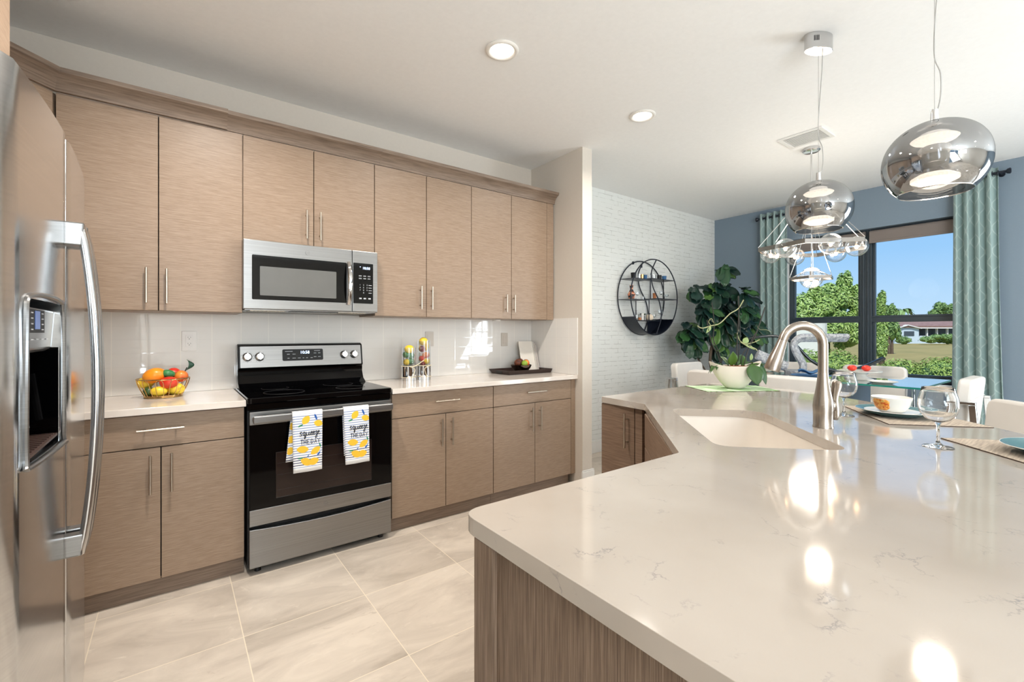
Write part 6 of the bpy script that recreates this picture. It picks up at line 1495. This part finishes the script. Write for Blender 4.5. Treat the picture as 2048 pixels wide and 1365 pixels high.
bush('distant_tree', 'rounded distant tree rising above the house roof beside the right curtain', [(1882, 622, 16, 16), (1902, 630, 14, 22), (1868, 630, 10, 10)], 75, 1300, 0.55, 'treedark', 8)
bush('distant_tree', 'low distant tree behind the left end of the house roof', [(1790, 628, 12, 12), (1772, 632, 10, 12)], 80, 800, 0.5, 'treedark', 9)
def palm():
    c = scr(1806, 622, 72); t = thing('palm_tree', 'small distant palm showing above the house roof', 'tree', (c.x, c.y, -0.12)); o = B(); rn = random.Random(4)
    for k in range(26):
        a = rn.random()*2*pi; e_ = rn.uniform(-0.2, 1.0); leafgrid(o, c, (cos(a), sin(a), e_), (0, 0, 1), 2.4, 0.5, 0.9, 2, 6)
    part('fronds', o, 'treedark', t, smooth=True); o = B(); o.tube([(c.x, c.y, -0.12), tuple(c)], 0.15, 8); part('trunk', o, 'bark', t, smooth=True)
palm()
def hedge(label, x0, x1, y0, y1, z1, n, seed):
    t = thing('hedge', label, 'hedge', ((x0+x1)/2, (y0+y1)/2, -0.12), 'clipped hedges outside the dining window'); rn = random.Random(seed)
    bl = []; k = int((y1-y0)/0.35)
    for i in range(k+1): bl.append((((x0+x1)/2+rn.uniform(-.1, .1), y0+(y1-y0)*i/max(1, k), (z1-0.30)+rn.uniform(-.03, .03)), ((x1-x0)/2, 0.34, 0.32)))
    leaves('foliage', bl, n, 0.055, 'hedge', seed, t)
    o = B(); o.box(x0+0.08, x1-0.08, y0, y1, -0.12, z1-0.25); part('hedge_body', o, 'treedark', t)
hedge('bright low hedge under the left window pane', 8.0, 8.7, 2.66, 3.55, 0.94, 6000, 21)
hedge('hazy low hedge running across under the right window pane', 8.2, 9.0, 1.0, 1.95, 0.85, 7000, 22)
o = B(); o.box(10.2, 10.3, 3.46, 9.0, -0.12, 1.52); 
for i in range(8): yy = 3.46+i*0.7; o.box(10.18, 10.2, yy, yy+0.02, -0.12, 1.52)
one('garden_wall', o, 'vinyl', 'plain off-white garden wall seen through the lower left pane', 'wall')
def house():
    D = 60; c = scr(1812, 667, D); t = thing('house', 'distant pale blue house with brown roof across the lawn', 'house', (c.x, c.y, -0.12))
    ax = rfv; k = D/908
    def hp(px, z, back=0.0): p = scr(px, 667, D)+ffv*back; return Vector((p.x, p.y, z))
    Z = lambda py: EYE-(py-667)*k
    def slab(pts, th, name, m, back0=0.0, par=t):
        q = B(); a = q.ring([hp(px, Z(py), back0) for px, py in pts]); b2 = q.ring([hp(px, Z(py), back0+th) for px, py in pts]); q._f(a); q._f(b2[::-1]); q.bridge(a, b2); return part(name, q, m, par)
    gy = 689
    g = slab([(1790, gy), (1838, gy), (1838, 656.5), (1813, 650.5), (1790, 657)], 9, 'gable_wall', 'house')
    slab([(1808, 663), (1828, 663), (1828, 672), (1808, 672)], 0.05, 'window', 'darkwin', -0.06, g)
    slab([(1788.5, 658.5), (1813, 651.6), (1840, 658), (1840, 656.6), (1813, 649.8), (1788.5, 657)], 0.5, 'gable_trim', 'white', -0.3)
    slab([(1838, gy), (1960, gy), (1960, 657), (1838, 657)], 0.3, 'porch_wall', 'darkwin', 2.2)
    slab([(1838, 672), (1960, 672), (1960, gy), (1838, gy)], 0.2, 'porch_parapet', 'house', 0.4)
    for px in (1857, 1877, 1898, 1920): slab([(px, 657), (px+2.0, 657), (px+2.0, 673), (px, 673)], 0.25, 'porch_column', 'white', 0.2)
    slab([(1838, 657.5), (1962, 657.5), (1962, 655.5), (1838, 655.5)], 0.4, 'fascia', 'white', -0.2)
    q = B(); a = q.ring([hp(1800, Z(655.5), -0.2), hp(1962, Z(655.5), -0.2), hp(1962, Z(632), 7), hp(1812, Z(632), 7)]); b2 = q.ring([p.co+Vector((0, 0, 0.2)) for p in a]); q._f(a); q._f(b2[::-1]); q.bridge(a, b2); part('roof', q, 'roof', t)
house()
bush('round_bush', 'round bush standing against the white gable of the far house', [(1808, 682, 12, 12)], 56, 500, 0.25, 'treedark', 31, trunk=False, cat='bush')
bush('round_bush', 'wide bush in front of the porch of the far house', [(1862, 680, 20, 11), (1888, 679, 16, 12), (1905, 681, 14, 12)], 54, 1100, 0.28, 'treedark', 32, trunk=False, cat='bush')
